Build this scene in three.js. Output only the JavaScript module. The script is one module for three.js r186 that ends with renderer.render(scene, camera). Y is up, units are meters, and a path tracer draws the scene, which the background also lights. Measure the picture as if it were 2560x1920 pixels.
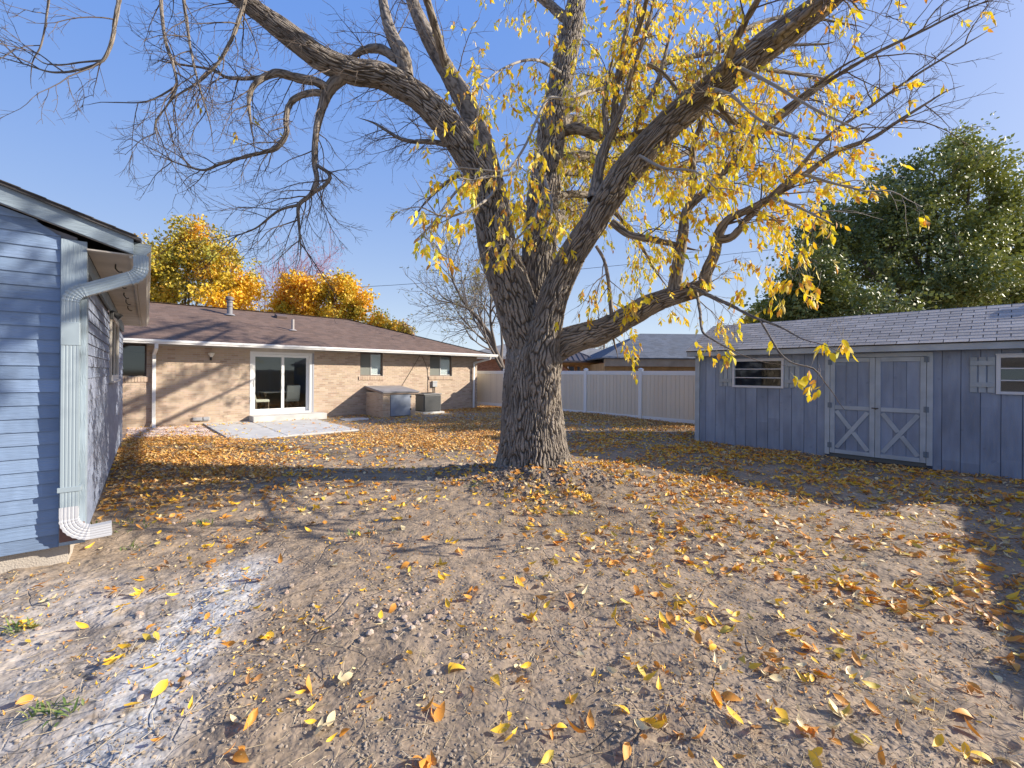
import * as THREE from 'three';
import { mergeGeometries } from 'three/addons/utils/BufferGeometryUtils.js';
import { RoundedBoxGeometry } from 'three/addons/geometries/RoundedBoxGeometry.js';

// ---------------------------------------------------------------- camera, sky, sun, exposure
const scene = new THREE.Scene();
const camera = new THREE.PerspectiveCamera(2 * Math.atan(960 / 1110) * 180 / Math.PI, 4 / 3, 0.05, 600);
camera.position.set(0, 1.6, 0);
camera.rotation.set(0, 0, 0.0075);
camera.setViewOffset(1024, 768, 0, 10.4, 1024, 768);
const renderer = new THREE.WebGLRenderer({ antialias: true });
renderer.setSize(1024, 768);
renderer.toneMapping = THREE.LinearToneMapping;
renderer.toneMappingExposure = 1.75;
renderer.shadowMap.enabled = true;
const SUN = new THREE.Vector3(Math.cos(0.445) * Math.cos(0.035), Math.sin(0.445), -Math.cos(0.445) * Math.sin(0.035));
{
  const W = 1024, H = 512, data = new Float32Array(W * H * 4);
  const mixc = (a, b, t) => a.map((v, i) => v + (b[i] - v) * t);
  for (let j = 0; j < H; j++) for (let i = 0; i < W; i++) {
    const el = ((j + 0.5) / H - 0.5) * Math.PI, az = ((i + 0.5) / W - 0.5) * 2 * Math.PI;
    const d = new THREE.Vector3(Math.cos(el) * Math.cos(az), Math.sin(el), Math.cos(el) * Math.sin(az));
    let c;
    if (el < 0) c = [0.2, 0.165, 0.13];
    else {
      const s = Math.sin(el), t = 1 - Math.exp(-s * 3.4);
      c = mixc([0.41, 0.497, 0.545], [0.046, 0.149, 0.455], t);
      const g = Math.exp(-d.angleTo(SUN) * 3.3), hz = Math.exp(-s * 13);
      c = c.map((v, k) => v + g * [0.95, 0.82, 0.6][k] + hz * [0.1, 0.08, 0.035][k]);
    }
    data.set([c[0], c[1], c[2], 1], (j * W + i) * 4);
  }
  const t = new THREE.DataTexture(data, W, H, THREE.RGBAFormat, THREE.FloatType);
  t.mapping = THREE.EquirectangularReflectionMapping; t.magFilter = t.minFilter = THREE.LinearFilter; t.needsUpdate = true;
  scene.background = t; scene.environment = t;
}
const sun = new THREE.DirectionalLight(new THREE.Color().setRGB(1, 0.9, 0.76), 5);
sun.position.copy(SUN).multiplyScalar(60); sun.castShadow = true;
Object.assign(sun.shadow.camera, { left: -35, right: 35, top: 35, bottom: -35, near: 1, far: 140 });
sun.shadow.mapSize.set(4096, 4096);
scene.add(sun);

// ---------------------------------------------------------------- helpers
let seed = 7;
const rnd = () => { seed = (seed + 0x6d2b79f5) | 0; let t = Math.imul(seed ^ (seed >>> 15), 1 | seed); t = (t + Math.imul(t ^ (t >>> 7), 61 | t)) ^ t; return ((t ^ (t >>> 14)) >>> 0) / 4294967296; };
const rr = (a, b) => a + (b - a) * rnd();
const pick = (a) => a[Math.floor(rnd() * a.length)];
const sstep = (a, b, x) => { const t = Math.min(1, Math.max(0, (x - a) / (b - a))); return t * t * (3 - 2 * t); };
const V = (x, y, z) => new THREE.Vector3(x, y, z);
// gradient noise, optionally periodic in x and y
const PERM = new Uint8Array(512);
{ const p = [...Array(256).keys()]; for (let i = 255; i > 0; i--) { const j = Math.floor(rnd() * (i + 1)); [p[i], p[j]] = [p[j], p[i]]; } for (let i = 0; i < 512; i++) PERM[i] = p[i & 255]; }
const gr = (h, x, y, z) => { h &= 15; const u = h < 8 ? x : y, v = h < 4 ? y : h === 12 || h === 14 ? x : z; return ((h & 1) ? -u : u) + ((h & 2) ? -v : v); };
function noise(x, y, z, per = 256, pery = per) {
  const fx = Math.floor(x), fy = Math.floor(y), fz = Math.floor(z);
  const m = (a, p) => ((a % p) + p) % p & 255;
  const X0 = m(fx, per), X1 = m(fx + 1, per), Y0 = m(fy, pery), Y1 = m(fy + 1, pery), Z0 = fz & 255, Z1 = (fz + 1) & 255;
  x -= fx; y -= fy; z -= fz;
  const u = x * x * x * (x * (x * 6 - 15) + 10), v = y * y * y * (y * (y * 6 - 15) + 10), w = z * z * z * (z * (z * 6 - 15) + 10);
  const A0 = PERM[X0] + Y0, A1 = PERM[X0] + Y1, B0 = PERM[X1] + Y0, B1 = PERM[X1] + Y1;
  const L = (a, b, t) => a + (b - a) * t;
  return L(L(L(gr(PERM[(PERM[A0 & 511] + Z0) & 511], x, y, z), gr(PERM[(PERM[B0 & 511] + Z0) & 511], x - 1, y, z), u),
    L(gr(PERM[(PERM[A1 & 511] + Z0) & 511], x, y - 1, z), gr(PERM[(PERM[B1 & 511] + Z0) & 511], x - 1, y - 1, z), u), v),
  L(L(gr(PERM[(PERM[A0 & 511] + Z1) & 511], x, y, z - 1), gr(PERM[(PERM[B0 & 511] + Z1) & 511], x - 1, y, z - 1), u),
    L(gr(PERM[(PERM[A1 & 511] + Z1) & 511], x, y - 1, z - 1), gr(PERM[(PERM[B1 & 511] + Z1) & 511], x - 1, y - 1, z - 1), u), v), w);
}
const fbm = (x, y, z, o = 4, per = 256) => { let s = 0, a = 1; for (let i = 0; i < o; i++) { s += a * noise(x, y, z + i * 7.3, per); x *= 2; y *= 2; per *= 2; a *= 0.5; } return s; };
function tex(w, h, f, srgb, rx = 1, ry = 1) {
  const d = new Uint8Array(w * h * 4);
  for (let j = 0; j < h; j++) for (let i = 0; i < w; i++) {
    const c = f((i + 0.5) / w, (j + 0.5) / h), k = (j * w + i) * 4;
    for (let q = 0; q < 3; q++) { let v = Math.min(1, Math.max(0, c.length ? c[q] : c)); if (srgb) v = v <= 0.0031308 ? v * 12.92 : 1.055 * Math.pow(v, 1 / 2.4) - 0.055; d[k + q] = Math.round(v * 255); }
    d[k + 3] = 255;
  }
  const t = new THREE.DataTexture(d, w, h); t.magFilter = THREE.LinearFilter; t.minFilter = THREE.LinearMipmapLinearFilter; t.generateMipmaps = true;
  t.wrapS = t.wrapT = THREE.RepeatWrapping; t.repeat.set(rx, ry); if (srgb) t.colorSpace = THREE.SRGBColorSpace; t.needsUpdate = true; return t;
}
const C = (r, g, b) => new THREE.Color().setRGB(r, g, b);
const M = (r, g, b, rough = 0.8, o = {}) => new THREE.MeshStandardMaterial({ color: C(r, g, b), roughness: rough, ...o });
const leafM = (r, g, b, rough = 0.6, tr = 0.35) => new THREE.MeshPhysicalMaterial({ color: C(r, g, b), roughness: rough, transmission: tr, thickness: 0, side: THREE.DoubleSide });
const used = {};
function numbered(n) { const k = used[n] = (used[n] ?? -1) + 1; return k ? `${n}_${String(k).padStart(3, '0')}` : n; }
function tag(o, label, category, group) { o.userData.label = label; o.userData.category = category; if (group) o.userData.group = group; return o; }
function shadow(m) { m.castShadow = m.receiveShadow = true; return m; }
function thing(name, label, category, pos = [0, 0, 0], turn = 0, group) {
  const g = new THREE.Group(); g.name = numbered(name); g.position.set(...pos); g.rotation.y = turn; scene.add(g); return tag(g, label, category, group);
}
function part(name, geo, m, parent) { const o = shadow(new THREE.Mesh(Array.isArray(geo) ? merge(geo) : geo, m)); o.name = parent === scene ? numbered(name) : name; parent.add(o); return o; }
function solo(name, geo, m, label, category, group) { return tag(part(name, geo, m, scene), label, category, group); }
function struct(o) { o.userData.kind = 'structure'; return o; }
function stuff(o, label) { o.userData.kind = 'stuff'; if (label) o.userData.label = label; return o; }
function merge(list) { return mergeGeometries(list.map((g) => (g.index ? g.toNonIndexed() : g)).map((g) => { for (const k of Object.keys(g.attributes)) if (!['position', 'normal', 'uv'].includes(k)) g.deleteAttribute(k); return g; })); }
// box from corner to corner, uv in metres with a random offset
function bx(x0, x1, y0, y1, z0, z1) {
  const w = x1 - x0, h = y1 - y0, d = z1 - z0, g = new THREE.BoxGeometry(w, h, d), uv = g.attributes.uv;
  const S = [[d, h], [d, h], [w, d], [w, d], [w, h], [w, h]], ou = rnd() * 7, ov = rnd() * 7;
  for (let i = 0; i < 24; i++) { const s = S[i >> 2]; uv.setXY(i, uv.getX(i) * s[0] + ou, uv.getY(i) * s[1] + ov); }
  return g.translate((x0 + x1) / 2, (y0 + y1) / 2, (z0 + z1) / 2);
}
function rbx(x0, x1, y0, y1, z0, z1, r = 0.004) {
  const w = x1 - x0, h = y1 - y0, d = z1 - z0, g = new RoundedBoxGeometry(w, h, d, 1, Math.min(r, w / 2.1, h / 2.1, d / 2.1));
  const p = g.attributes.position, n = g.attributes.normal, uv = g.attributes.uv, ou = rnd() * 7, ov = rnd() * 7;
  for (let i = 0; i < p.count; i++) { const a = Math.abs(n.getX(i)), b = Math.abs(n.getY(i)), c = Math.abs(n.getZ(i)); if (b >= a && b >= c) uv.setXY(i, p.getX(i) + ou, p.getZ(i) + ov); else if (a > c) uv.setXY(i, p.getZ(i) + ou, p.getY(i) + ov); else uv.setXY(i, p.getX(i) + ou, p.getY(i) + ov); }
  return g.translate((x0 + x1) / 2, (y0 + y1) / 2, (z0 + z1) / 2);
}
function polyGeo(pts, uvs, idx) { const g = new THREE.BufferGeometry(); g.setAttribute('position', new THREE.Float32BufferAttribute(pts.flat(), 3)); g.setAttribute('uv', new THREE.Float32BufferAttribute(uvs.flat(), 2)); g.setIndex(idx); g.computeVertexNormals(); return g; }
// a slab whose top is the given polygon (3 or 4 points, counter-clockwise from above), with thickness downwards; uv along e (level) and up the slope
function slab(P, th, e) {
  const n = P.length, p = P.map((a) => V(...a)), nor = p[1].clone().sub(p[0]).cross(p[2].clone().sub(p[0])).normalize();
  const E = V(...e).normalize(), U = nor.clone().cross(E), out = [];
  const quad = (a, b, c, d) => { const g = polyGeo([a, b, c, d].map((v) => v.toArray()), [a, b, c, d].map((v) => [v.dot(E), v.dot(U)]), [0, 1, 2, 0, 2, 3]); out.push(g); };
  const low = p.map((v) => v.clone().addScaledVector(nor, -th));
  if (n === 4) { quad(...p); quad(low[3], low[2], low[1], low[0]); } else { quad(p[0], p[1], p[2], p[2]); quad(low[2], low[1], low[0], low[0]); }
  for (let i = 0; i < n; i++) { const j = (i + 1) % n; quad(p[i], low[i], low[j], p[j]); }
  return merge(out);
}
function tubeSimple(pts, r, radial = 6, seg = 0) {
  const c = new THREE.CatmullRomCurve3(pts); return new THREE.TubeGeometry(c, seg || pts.length * 4, r, radial, false);
}
// pixel of the 2560 x 1920 photograph and a distance -> place in the yard
const at = (px, py, d) => { const dx = px - 1280, dy = py - 934; return V((dx + 0.0075 * dy) / 1110 * d, 1.6 - (dy - 0.0075 * dx) / 1110 * d, -d); };

// ---------------------------------------------------------------- textures
const grainBump = tex(512, 512, (u, v) => 0.5 + 0.32 * noise(u * 6, v * 60, 1, 6, 60) + 0.3 * noise(u * 14 + 2 * noise(u * 4, v * 4, 3, 4), v * 120, 2, 14, 120), false, 1 / 0.9, 1 / 0.9);
const grainBumpV = tex(512, 512, (u, v) => 0.5 + 0.32 * noise(v * 6, u * 60, 1, 6, 60) + 0.3 * noise(v * 14 + 2 * noise(u * 4, v * 4, 3, 4), u * 120, 2, 14, 120), false, 1 / 0.9, 1 / 0.9);
const mottle = tex(512, 512, (u, v) => { const n = 0.86 + 0.16 * fbm(u * 5, v * 5, 4, 5, 5); return [n, n, n]; }, true, 1 / 1.7, 1 / 1.7);
const weather = tex(512, 512, (u, v) => { const n = 0.84 + 0.2 * fbm(u * 3, v * 2, 4, 5, 256) + 0.1 * noise(u * 40, v * 5, 6, 40, 5) + 0.1 * noise(u * 6, v * 6, 9, 6) - 0.1 * sstep(0.5, 0.62, noise(u * 24, v * 24, 3, 24)); return [n, n, n * 0.99]; }, true, 1 / 2.4, 1 / 2.4);
const fineBump = tex(512, 512, (u, v) => 0.5 + 0.3 * fbm(u * 40, v * 40, 9, 3, 40), false, 1 / 0.5, 1 / 0.5);
function shingleTex(seedZ, tabs) {
  return tex(1024, 1024, (u, v) => { // 3.05 m x 2.86 m : 20 courses
    const row = Math.floor(v * 20), off = (row * 0.37) % 1, col = Math.floor(((u * tabs + off * 3) % tabs + tabs) % tabs);
    const h = (Math.sin(row * 12.9898 + col * 78.233 + seedZ) * 43758.5453) % 1, k = Math.abs(h);
    const n = 0.72 + 0.3 * (k - 0.5) + 0.16 * fbm(u * 60, v * 60, seedZ, 3, 60) + 0.1 * noise(u * 3, v * 3, seedZ + 5, 3);
    const warm = 0.06 * noise(u * 8, v * 20, seedZ + 9, 8, 20);
    return [n + warm, n, n - warm];
  }, true, 1 / 3.05, 1 / 2.86);
}
const shTexA = shingleTex(3, 14);
const granule = tex(512, 512, (u, v) => { const n = 0.8 + 0.22 * fbm(u * 50, v * 50, 2, 3, 50) + 0.1 * noise(u * 4, v * 4, 8, 4); return [n, n, n]; }, true, 1 / 1.1, 1 / 1.1);

// ---------------------------------------------------------------- ground
const TREE = V(0.32, 0, -7.12);
function gh(x, z) {
  let h = 0;
  const mx = x - 0.3, mz = z + 6.75;
  h += 0.22 * Math.exp(-(mx * mx / 1.0 + mz * mz / 0.6)) * (1 + 0.4 * noise(x * 3, z * 3, 2) + 0.3 * noise(x * 8, z * 8, 3));
  h += -0.12 * sstep(-8.6, -12.5, z) * sstep(1.5, -2, x);
  h += 0.06 * sstep(-12, -17, z) * sstep(-1, 3, x);
  const dist = Math.hypot(x, z);
  h += 0.035 * noise(x * 0.45, z * 0.45, 1) + 0.018 * noise(x * 1.7, z * 1.7, 5);
  if (dist < 16) { const k = sstep(16, 9, dist); h += k * (0.018 * noise(x * 4.2, z * 4.2, 8) + 0.016 * Math.abs(noise(x * 9, z * 9, 12)) + 0.011 * noise(x * 17, z * 17, 15) * (0.6 + noise(x, z, 77))); }
  return h;
}
const crack = (x, y, per) => { // distance to the nearest two cell points
  let a = 9, b = 9; const X = Math.floor(x), Y = Math.floor(y);
  for (let j = -1; j < 2; j++) for (let i = -1; i < 2; i++) {
    const cx = ((X + i) % per + per) % per, cy = ((Y + j) % per + per) % per, h = PERM[(PERM[cx & 255] + cy) & 511], k = PERM[h + 17];
    const dx = X + i + 0.1 + 0.8 * h / 255 - x, dy = Y + j + 0.1 + 0.8 * k / 255 - y, d = Math.sqrt(dx * dx + dy * dy);
    if (d < a) { b = a; a = d; } else if (d < b) b = d;
  }
  return b - a;
};
const SZ = 12.8;
const dirtMap = tex(2048, 2048, (u, v) => {
  const x = u * 13, y = v * 13;
  const big = fbm(u * 6, v * 6, 3, 3, 6), mid = fbm(u * 40, v * 40, 6, 3, 40), fine = noise(u * 400, v * 400, 1, 400) + 0.6 * noise(u * 900, v * 900, 3, 900);
  let L = 0.92 + 0.2 * big + 0.27 * mid + 0.34 * fine;
  const wx = x * 4 + 1.1 * noise(x * 2, y * 2, 8, 26), wy = y * 4 + 1.1 * noise(x * 2, y * 2, 18, 26);
  const c = crack(wx, wy, 52), mask = sstep(0.02, 0.3, noise(x * 0.5 + 5, y * 0.5, 4, 256) + 0.5 * noise(x * 1, y * 1, 7, 13));
  L *= 1 - 0.5 * mask * (1 - sstep(0.015, 0.06, c));
  const org = sstep(0.25, 0.6, noise(u * 130, v * 130, 21, 130)) * 0.18;
  return [L * (0.285 - 0.06 * org), L * (0.224 - 0.09 * org), L * (0.165 - 0.12 * org)];
}, true, 1 / SZ, 1 / SZ);
const dirtBump = tex(1024, 1024, (u, v) => {
  const c = crack(u * 8 + 0.8 * noise(u * 5, v * 5, 3, 5), v * 8 + 0.8 * noise(u * 5, v * 5, 13, 5), 8);
  const lump = 1 - crack(u * 60 + 0.5 * noise(u * 30, v * 30, 2, 30), v * 60, 60);
  return 0.45 + 0.26 * fbm(u * 14, v * 14, 3, 6, 14) + 0.22 * lump * noise(u * 16, v * 16, 7, 16) - 0.16 * (1 - sstep(0.01, 0.05, c)) * sstep(0, 0.35, noise(u * 3, v * 3, 9, 3));
}, false, 1 / 2.3, 1 / 2.3);
{
  const axis = (lo, hi, step, a, b) => { const o = []; for (let x = lo; x <= hi + 1e-6; x += step) o.push(x); let s = step, x = lo; while (x > a) { s *= 1.35; x -= s; o.unshift(x); } s = step; x = o[o.length - 1]; while (x < b) { s *= 1.35; x += s; o.push(x); } return o; };
  const xs = axis(-7.5, 7.5, 0.042, -190, 190), zs = axis(-11.5, -1.2, 0.036, -330, 60);
  const P = [], U = [], K = [], I = [], nx = xs.length;
  const white = (x, z) => { // pale chalky crust
    const cx = -1.74 + (z + 2) * 0.26, band = Math.exp(-Math.pow((x - cx) / 0.24, 2)) * sstep(-4.1, -3.3, z);
    const wide = sstep(-1.55, -2.15, x - 0.1 * (z + 3)) * sstep(-3.9, -2.9, z) * 0.62;
    const st = 0.55 + 0.75 * noise(x * 5 - z * 3, z * 2.2 + x * 1.5, 4) + 0.8 * noise(x * 15 - z * 4, z * 11 + x * 6, 9) + 0.5 * noise(x * 6, z * 6, 22);
    return Math.min(1, Math.max(0, Math.max(band * 1.35, wide * 0.6) * (0.42 + st)));
  };
  for (const z of zs) for (const x of xs) {
    P.push(x, gh(x, z), z); U.push(x, -z);
    let c = [1, 1, 1];
    const dm = Math.exp(-((x - 0.35) ** 2 / 1.0 + (z + 6.15) ** 2 / 0.3)); // fresh darker soil round the trunk
    const dk = 1 - 0.58 * dm * (0.7 + noise(x * 5, z * 5, 3));
    c = [dk, dk * 0.97, dk * 0.93];
    const pale = 0.14 * noise(x * 0.7, z * 0.7, 30) + 0.1 * noise(x * 2.1, z * 2.1, 31); c = c.map((v) => v * (1 + pale));
    if (z > -5 && x < 0) { const w = white(x, z); c = [c[0] * (1 - w) + 1.75 * w, c[1] * (1 - w) + 2.2 * w, c[2] * (1 - w) + 2.95 * w]; }
    const lx = (x + 1.72) * 0.743 - (z + 21.85) * 0.669, lz = (x + 1.72) * 0.669 + (z + 21.85) * 0.743;
    const grav = sstep(-11.0, -11.5, lx) * sstep(3.6, 2.8, lz + 0.5 * noise(x, z, 3)); // pink gravel by the house
    c = [c[0] * (1 - grav) + 1.65 * grav, c[1] * (1 - grav) + 1.5 * grav, c[2] * (1 - grav) + 1.5 * grav];
    K.push(...c);
  }
  for (let j = 0; j < zs.length - 1; j++) for (let i = 0; i < nx - 1; i++) { const a = j * nx + i, b = a + 1, c = a + nx, d = c + 1; I.push(a, c, b, b, c, d); }
  const g = new THREE.BufferGeometry();
  g.setAttribute('position', new THREE.Float32BufferAttribute(P, 3)); g.setAttribute('uv', new THREE.Float32BufferAttribute(U, 2)); g.setAttribute('color', new THREE.Float32BufferAttribute(K, 3));
  g.setIndex(I); g.computeVertexNormals();
  if (g.attributes.normal.getY(0) < 0) { g.setIndex(I.reverse()); g.computeVertexNormals(); }
  const m = new THREE.MeshStandardMaterial({ map: dirtMap, bumpMap: dirtBump, bumpScale: 0.055, roughness: 0.97, vertexColors: true });
  const o = struct(part('ground', g, m, scene)); o.userData.label = 'bare dry dirt yard with cracks and scattered leaves';
}

// ---------------------------------------------------------------- materials
const vinylW = M(0.8, 0.8, 0.78, 0.45), whiteP = M(0.78, 0.78, 0.76, 0.5), beige = M(0.62, 0.57, 0.5, 0.75, { map: mottle });
const glass = new THREE.MeshPhysicalMaterial({ color: C(0.94, 0.97, 0.96), roughness: 0.02, transmission: 1, thickness: 0, ior: 1.52 });
const darkMetal = M(0.05, 0.05, 0.052, 0.5, { metalness: 0.4 }), galv = M(0.42, 0.43, 0.45, 0.45, { metalness: 0.5 });
const concrete = M(0.6, 0.59, 0.56, 0.9, { map: mottle, bumpMap: fineBump, bumpScale: 0.003 });
const foundationM = M(0.5, 0.45, 0.39, 0.95, { map: mottle, bumpMap: fineBump, bumpScale: 0.006 });

// ---------------------------------------------------------------- brick house
const HT = 42 * Math.PI / 180, HO = [-1.72, 0, -21.85];
const house = thing('brick_house', 'long tan brick ranch house with brown hipped roof and white gutter', 'house', HO, HT);
const brickMats = [[0.51, 0.395, 0.295], [0.49, 0.375, 0.275], [0.53, 0.42, 0.315], [0.465, 0.35, 0.255], [0.515, 0.39, 0.3], [0.42, 0.305, 0.225], [0.5, 0.39, 0.28]].map((c) => M(...c, 0.92, { bumpMap: fineBump, bumpScale: 0.003 }));
const redBrickMats = [[0.3, 0.135, 0.085], [0.25, 0.11, 0.07], [0.34, 0.16, 0.1]].map((c) => M(...c, 0.92));
const mortar = M(0.5, 0.46, 0.4, 0.95, { bumpMap: fineBump, bumpScale: 0.003 });
{
  const openings = [[-14.1, -12.57, 1.43, 2.39], [-9.82, -7.7, 0.06, 2.41], [-5.92, -4.94, 1.46, 2.39], [-2.68, -1.48, 1.46, 2.39]];
  const X0 = -19, top = 2.42, wall = [];
  let x = X0;
  for (const [a, b, y0] of openings) { wall.push(bx(x, a, -0.4, top, -0.25, 0)); wall.push(bx(a, b, -0.4, y0, -0.25, 0)); x = b; }
  wall.push(bx(x, -0.008, -0.4, top, -0.25, 0));
  wall.push(bx(X0, X0 + 0.25, -0.4, top, -9, -0.25), bx(-0.258, -0.008, -0.4, top, -9, -0.25), bx(X0, -0.008, -0.4, top, -9.25, -9));
  part('wall', wall, mortar, house);
  part('floor', bx(X0 + 0.26, -0.27, -0.1, 0.08, -8.99, -0.26), M(0.16, 0.14, 0.12, 0.6), house);
  part('ceiling', bx(X0 + 0.26, -0.27, 2.425, 2.5, -8.99, -0.26), M(0.5, 0.5, 0.48, 0.9), house);
  part('inner_wall', [bx(-12.4, -12.3, 0.09, 2.42, -4, -0.26), bx(-7, -6.9, 0.09, 2.42, -5, -0.26), bx(-3.9, -3.8, 0.09, 2.42, -5, -0.26), bx(-12.3, -0.3, 0.09, 2.42, -5.1, -5.0)], M(0.3, 0.3, 0.29, 0.9), house);
  // bricks
  const list = [], H = 0.0675, W = 0.213;
  for (let r = 0; r < 37; r++) {
    const y0 = -0.12 + r * H, y1 = y0 + H - 0.01; if (y1 > top) break;
    for (let k = 0; k < 90; k++) {
      let a = X0 + k * W + (r % 2) * W / 2, b = a + W - 0.01; if (a > -0.05) break; if (b > 0) b = 0;
      let ok = true;
      for (const [p, q, u, v] of openings) { if (y1 > u - 0.07 && y0 < v) { const lo = y0 < u ? p - 0.06 : p, hi = y0 < u ? q + 0.06 : q; if (a >= lo && b <= hi) ok = false; else if (a < lo && b > lo) b = lo; else if (a < hi && b > hi) a = hi; } }
      if (ok && b - a > 0.02) list.push([a, b, y0, y1]);
    }
  }
  const geos = {}; const gk = (w) => geos[w.toFixed(2)] ??= bx(-w / 2, w / 2, -0.02875, 0.02875, -0.02, 0.006);
  const near = list.filter((b) => b[0] > -13.2 && b[1] < -9.8 && b[3] > 0).sort((p, q) => p[0] - q[0]).slice(0, 300), ns = new Set(near);
  for (const [a, b, y0, y1] of near) { const o = part('brick', gk(b - a), pick(brickMats), house); o.position.set((a + b) / 2, (y0 + y1) / 2, rr(-0.0015, 0.0015)); }
  const rest = list.filter((b) => !ns.has(b)), im = shadow(new THREE.InstancedMesh(bx(-0.5, 0.5, -0.02875, 0.02875, -0.02, 0.006), M(1, 1, 1, 0.92, { bumpMap: fineBump, bumpScale: 0.003 }), rest.length)), mm = new THREE.Matrix4();
  rest.forEach(([a, b, y0, y1], i) => { mm.makeScale(b - a, 1, 1).setPosition((a + b) / 2, (y0 + y1) / 2, rr(-0.0015, 0.0015)); im.setMatrixAt(i, mm); im.setColorAt(i, pick(brickMats).color.clone().multiplyScalar(rr(0.92, 1.08))); });
  im.name = 'brickwork'; house.add(stuff(im));
  // windows
  const frameM = M(0.2, 0.15, 0.12, 0.5), alu = M(0.62, 0.62, 0.6, 0.4), blindM = M(0.75, 0.77, 0.8, 0.6), screenM = M(0.2, 0.21, 0.19, 0.9), sillM = brickMats;
  const win = (x0, x1, y0, y1, kind) => {
    const f = part('window', [rbx(x0, x0 + 0.04, y0, y1, -0.12, -0.06), rbx(x1 - 0.04, x1, y0, y1, -0.12, -0.06), rbx(x0 + 0.04, x1 - 0.04, y1 - 0.04, y1, -0.12, -0.06), rbx(x0 + 0.04, x1 - 0.04, y0, y0 + 0.04, -0.12, -0.06)], kind ? frameM : M(0.1, 0.075, 0.06, 0.5), house);
    const xm = (x0 + x1) / 2;
    part('pane', bx(x0 + 0.04, x1 - 0.04, y0 + 0.04, y1 - 0.04, -0.102, -0.098), glass, f);
    if (kind) {
      part('sash', [rbx(xm - 0.02, xm + 0.015, y0 + 0.04, y1 - 0.04, -0.096, -0.066), rbx(xm + 0.016, x1 - 0.042, y0 + 0.041, y0 + 0.066, -0.096, -0.07)], alu, f);
      part('insect_screen', bx(x0 + 0.042, xm - 0.02, y0 + 0.042, y1 - 0.042, -0.09, -0.086), screenM, f);
      const sl = []; for (let y = y0 + 0.07; y < y1 - 0.05; y += 0.045) sl.push(bx(-0.5, 0.5, -0.001, 0.001, -0.022, 0.022).rotateX(0.95).scale(x1 - 0.05 - xm - 0.02, 1, 1).translate((xm + x1 - 0.03) / 2, y, -0.145));
      stuff(part('blind', sl, blindM, f));
    } else { part('curtain', bx(x0 + 0.05, x0 + 0.5, y0 + 0.5, y1 - 0.05, -0.2, -0.19), M(0.3, 0.3, 0.3, 0.9), f); }
    for (let k = 0, n = Math.round((x1 - x0 + 0.12) / 0.073); k < n; k++) part('sill_brick', bx(x0 - 0.06 + k * 0.073, x0 - 0.06 + k * 0.073 + 0.064, y0 - 0.16, y0 - 0.012, -0.05, 0.035).translate(0, 0, 0), pick(sillM), house);
  };
  win(-14.1, -12.57, 1.43, 2.39, 0); win(-5.92, -4.94, 1.46, 2.39, 1); win(-2.68, -1.48, 1.46, 2.39, 1);
  // sliding door
  const dr = part('sliding_door', [rbx(-9.82, -9.74, 0.1, 2.3, -0.14, 0.015), rbx(-7.86, -7.78, 0.1, 2.3, -0.14, 0.015), rbx(-9.74, -7.86, 2.22, 2.3, -0.14, 0.015), rbx(-9.74, -7.86, 0.1, 0.16, -0.14, 0.015)], vinylW, house);
  for (const [a, b, z] of [[-9.738, -8.72, -0.05], [-8.81, -7.862, -0.1]]) {
    const p = part('door_panel', [rbx(a, a + 0.09, 0.165, 2.215, z - 0.04, z), rbx(b - 0.09, b, 0.165, 2.215, z - 0.04, z), rbx(a + 0.09, b - 0.09, 2.125, 2.215, z - 0.04, z), rbx(a + 0.09, b - 0.09, 0.165, 0.29, z - 0.04, z)], vinylW, dr);
    part('pane', bx(a + 0.09, b - 0.09, 0.29, 2.125, z - 0.022, z - 0.016), glass, p);
  }
  part('handle', rbx(-9.705, -9.68, 1.05, 1.3, -0.05, -0.01), M(0.5, 0.5, 0.5, 0.4), dr);
  part('screen_track', rbx(-7.776, -7.71, 0.1, 2.3, -0.1, 0.03), M(0.35, 0.36, 0.4, 0.5), house);
  part('door_header', bx(-9.82, -7.7, 2.302, 2.42, -0.1, 0.02), beige, house);
  // hipped roof in overlapping courses
  const eY = 2.5, rY = 4.24, zE = 0.62, zR = -4.6, xE = 0.62, xR = -4.6, xL = -20, zB = -9.82, roofM = M(0.19, 0.125, 0.098, 0.95, { map: shTexA, bumpMap: fineBump, bumpScale: 0.004 });
  const roof = part('roof', [slab([[xL, eY, zE], [xE, eY, zE], [xR, rY, zR], [xL, rY, zR]], 0.06, [1, 0, 0]), slab([[xE, eY, zE], [xE, eY, zB], [xR, rY, zR]], 0.06, [0, 0, -1]), slab([[xE, eY, zB], [xL, eY, zB], [xL, rY, zR], [xR, rY, zR]], 0.06, [-1, 0, 0])], roofM, house);
  const cs = [], N = 38; // shingle courses, each with its own lower edge
  for (let i = 0; i < N; i++) {
    const t0 = i / N, t1 = Math.min(1, (i + 1.15) / N), Y = (t) => eY + (rY - eY) * t, Z = (t) => zE + (zR - zE) * t, X = (t) => xE + (xR - xE) * t + 0.01, up = 0.009, lo = 0.004;
    const u0 = i * 0.143, u1 = u0 + 0.15;
    const strip = (a, b, c, d, L) => cs.push(polyGeo([a, b, c, d], [[a[3], u0], [b[3], u0], [c[3], u1], [d[3], u1]].map((q) => q), [0, 1, 2, 0, 2, 3]));
    const seg = 24, xa = xL, A = [], wob = () => rr(-0.002, 0.002);
    strip([xa, Y(t0) + up, Z(t0), xa], [X(t0), Y(t0) + up, Z(t0), X(t0)], [X(t1), Y(t1) + lo, Z(t1), X(t1)], [xa, Y(t1) + lo, Z(t1), xa]);
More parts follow.
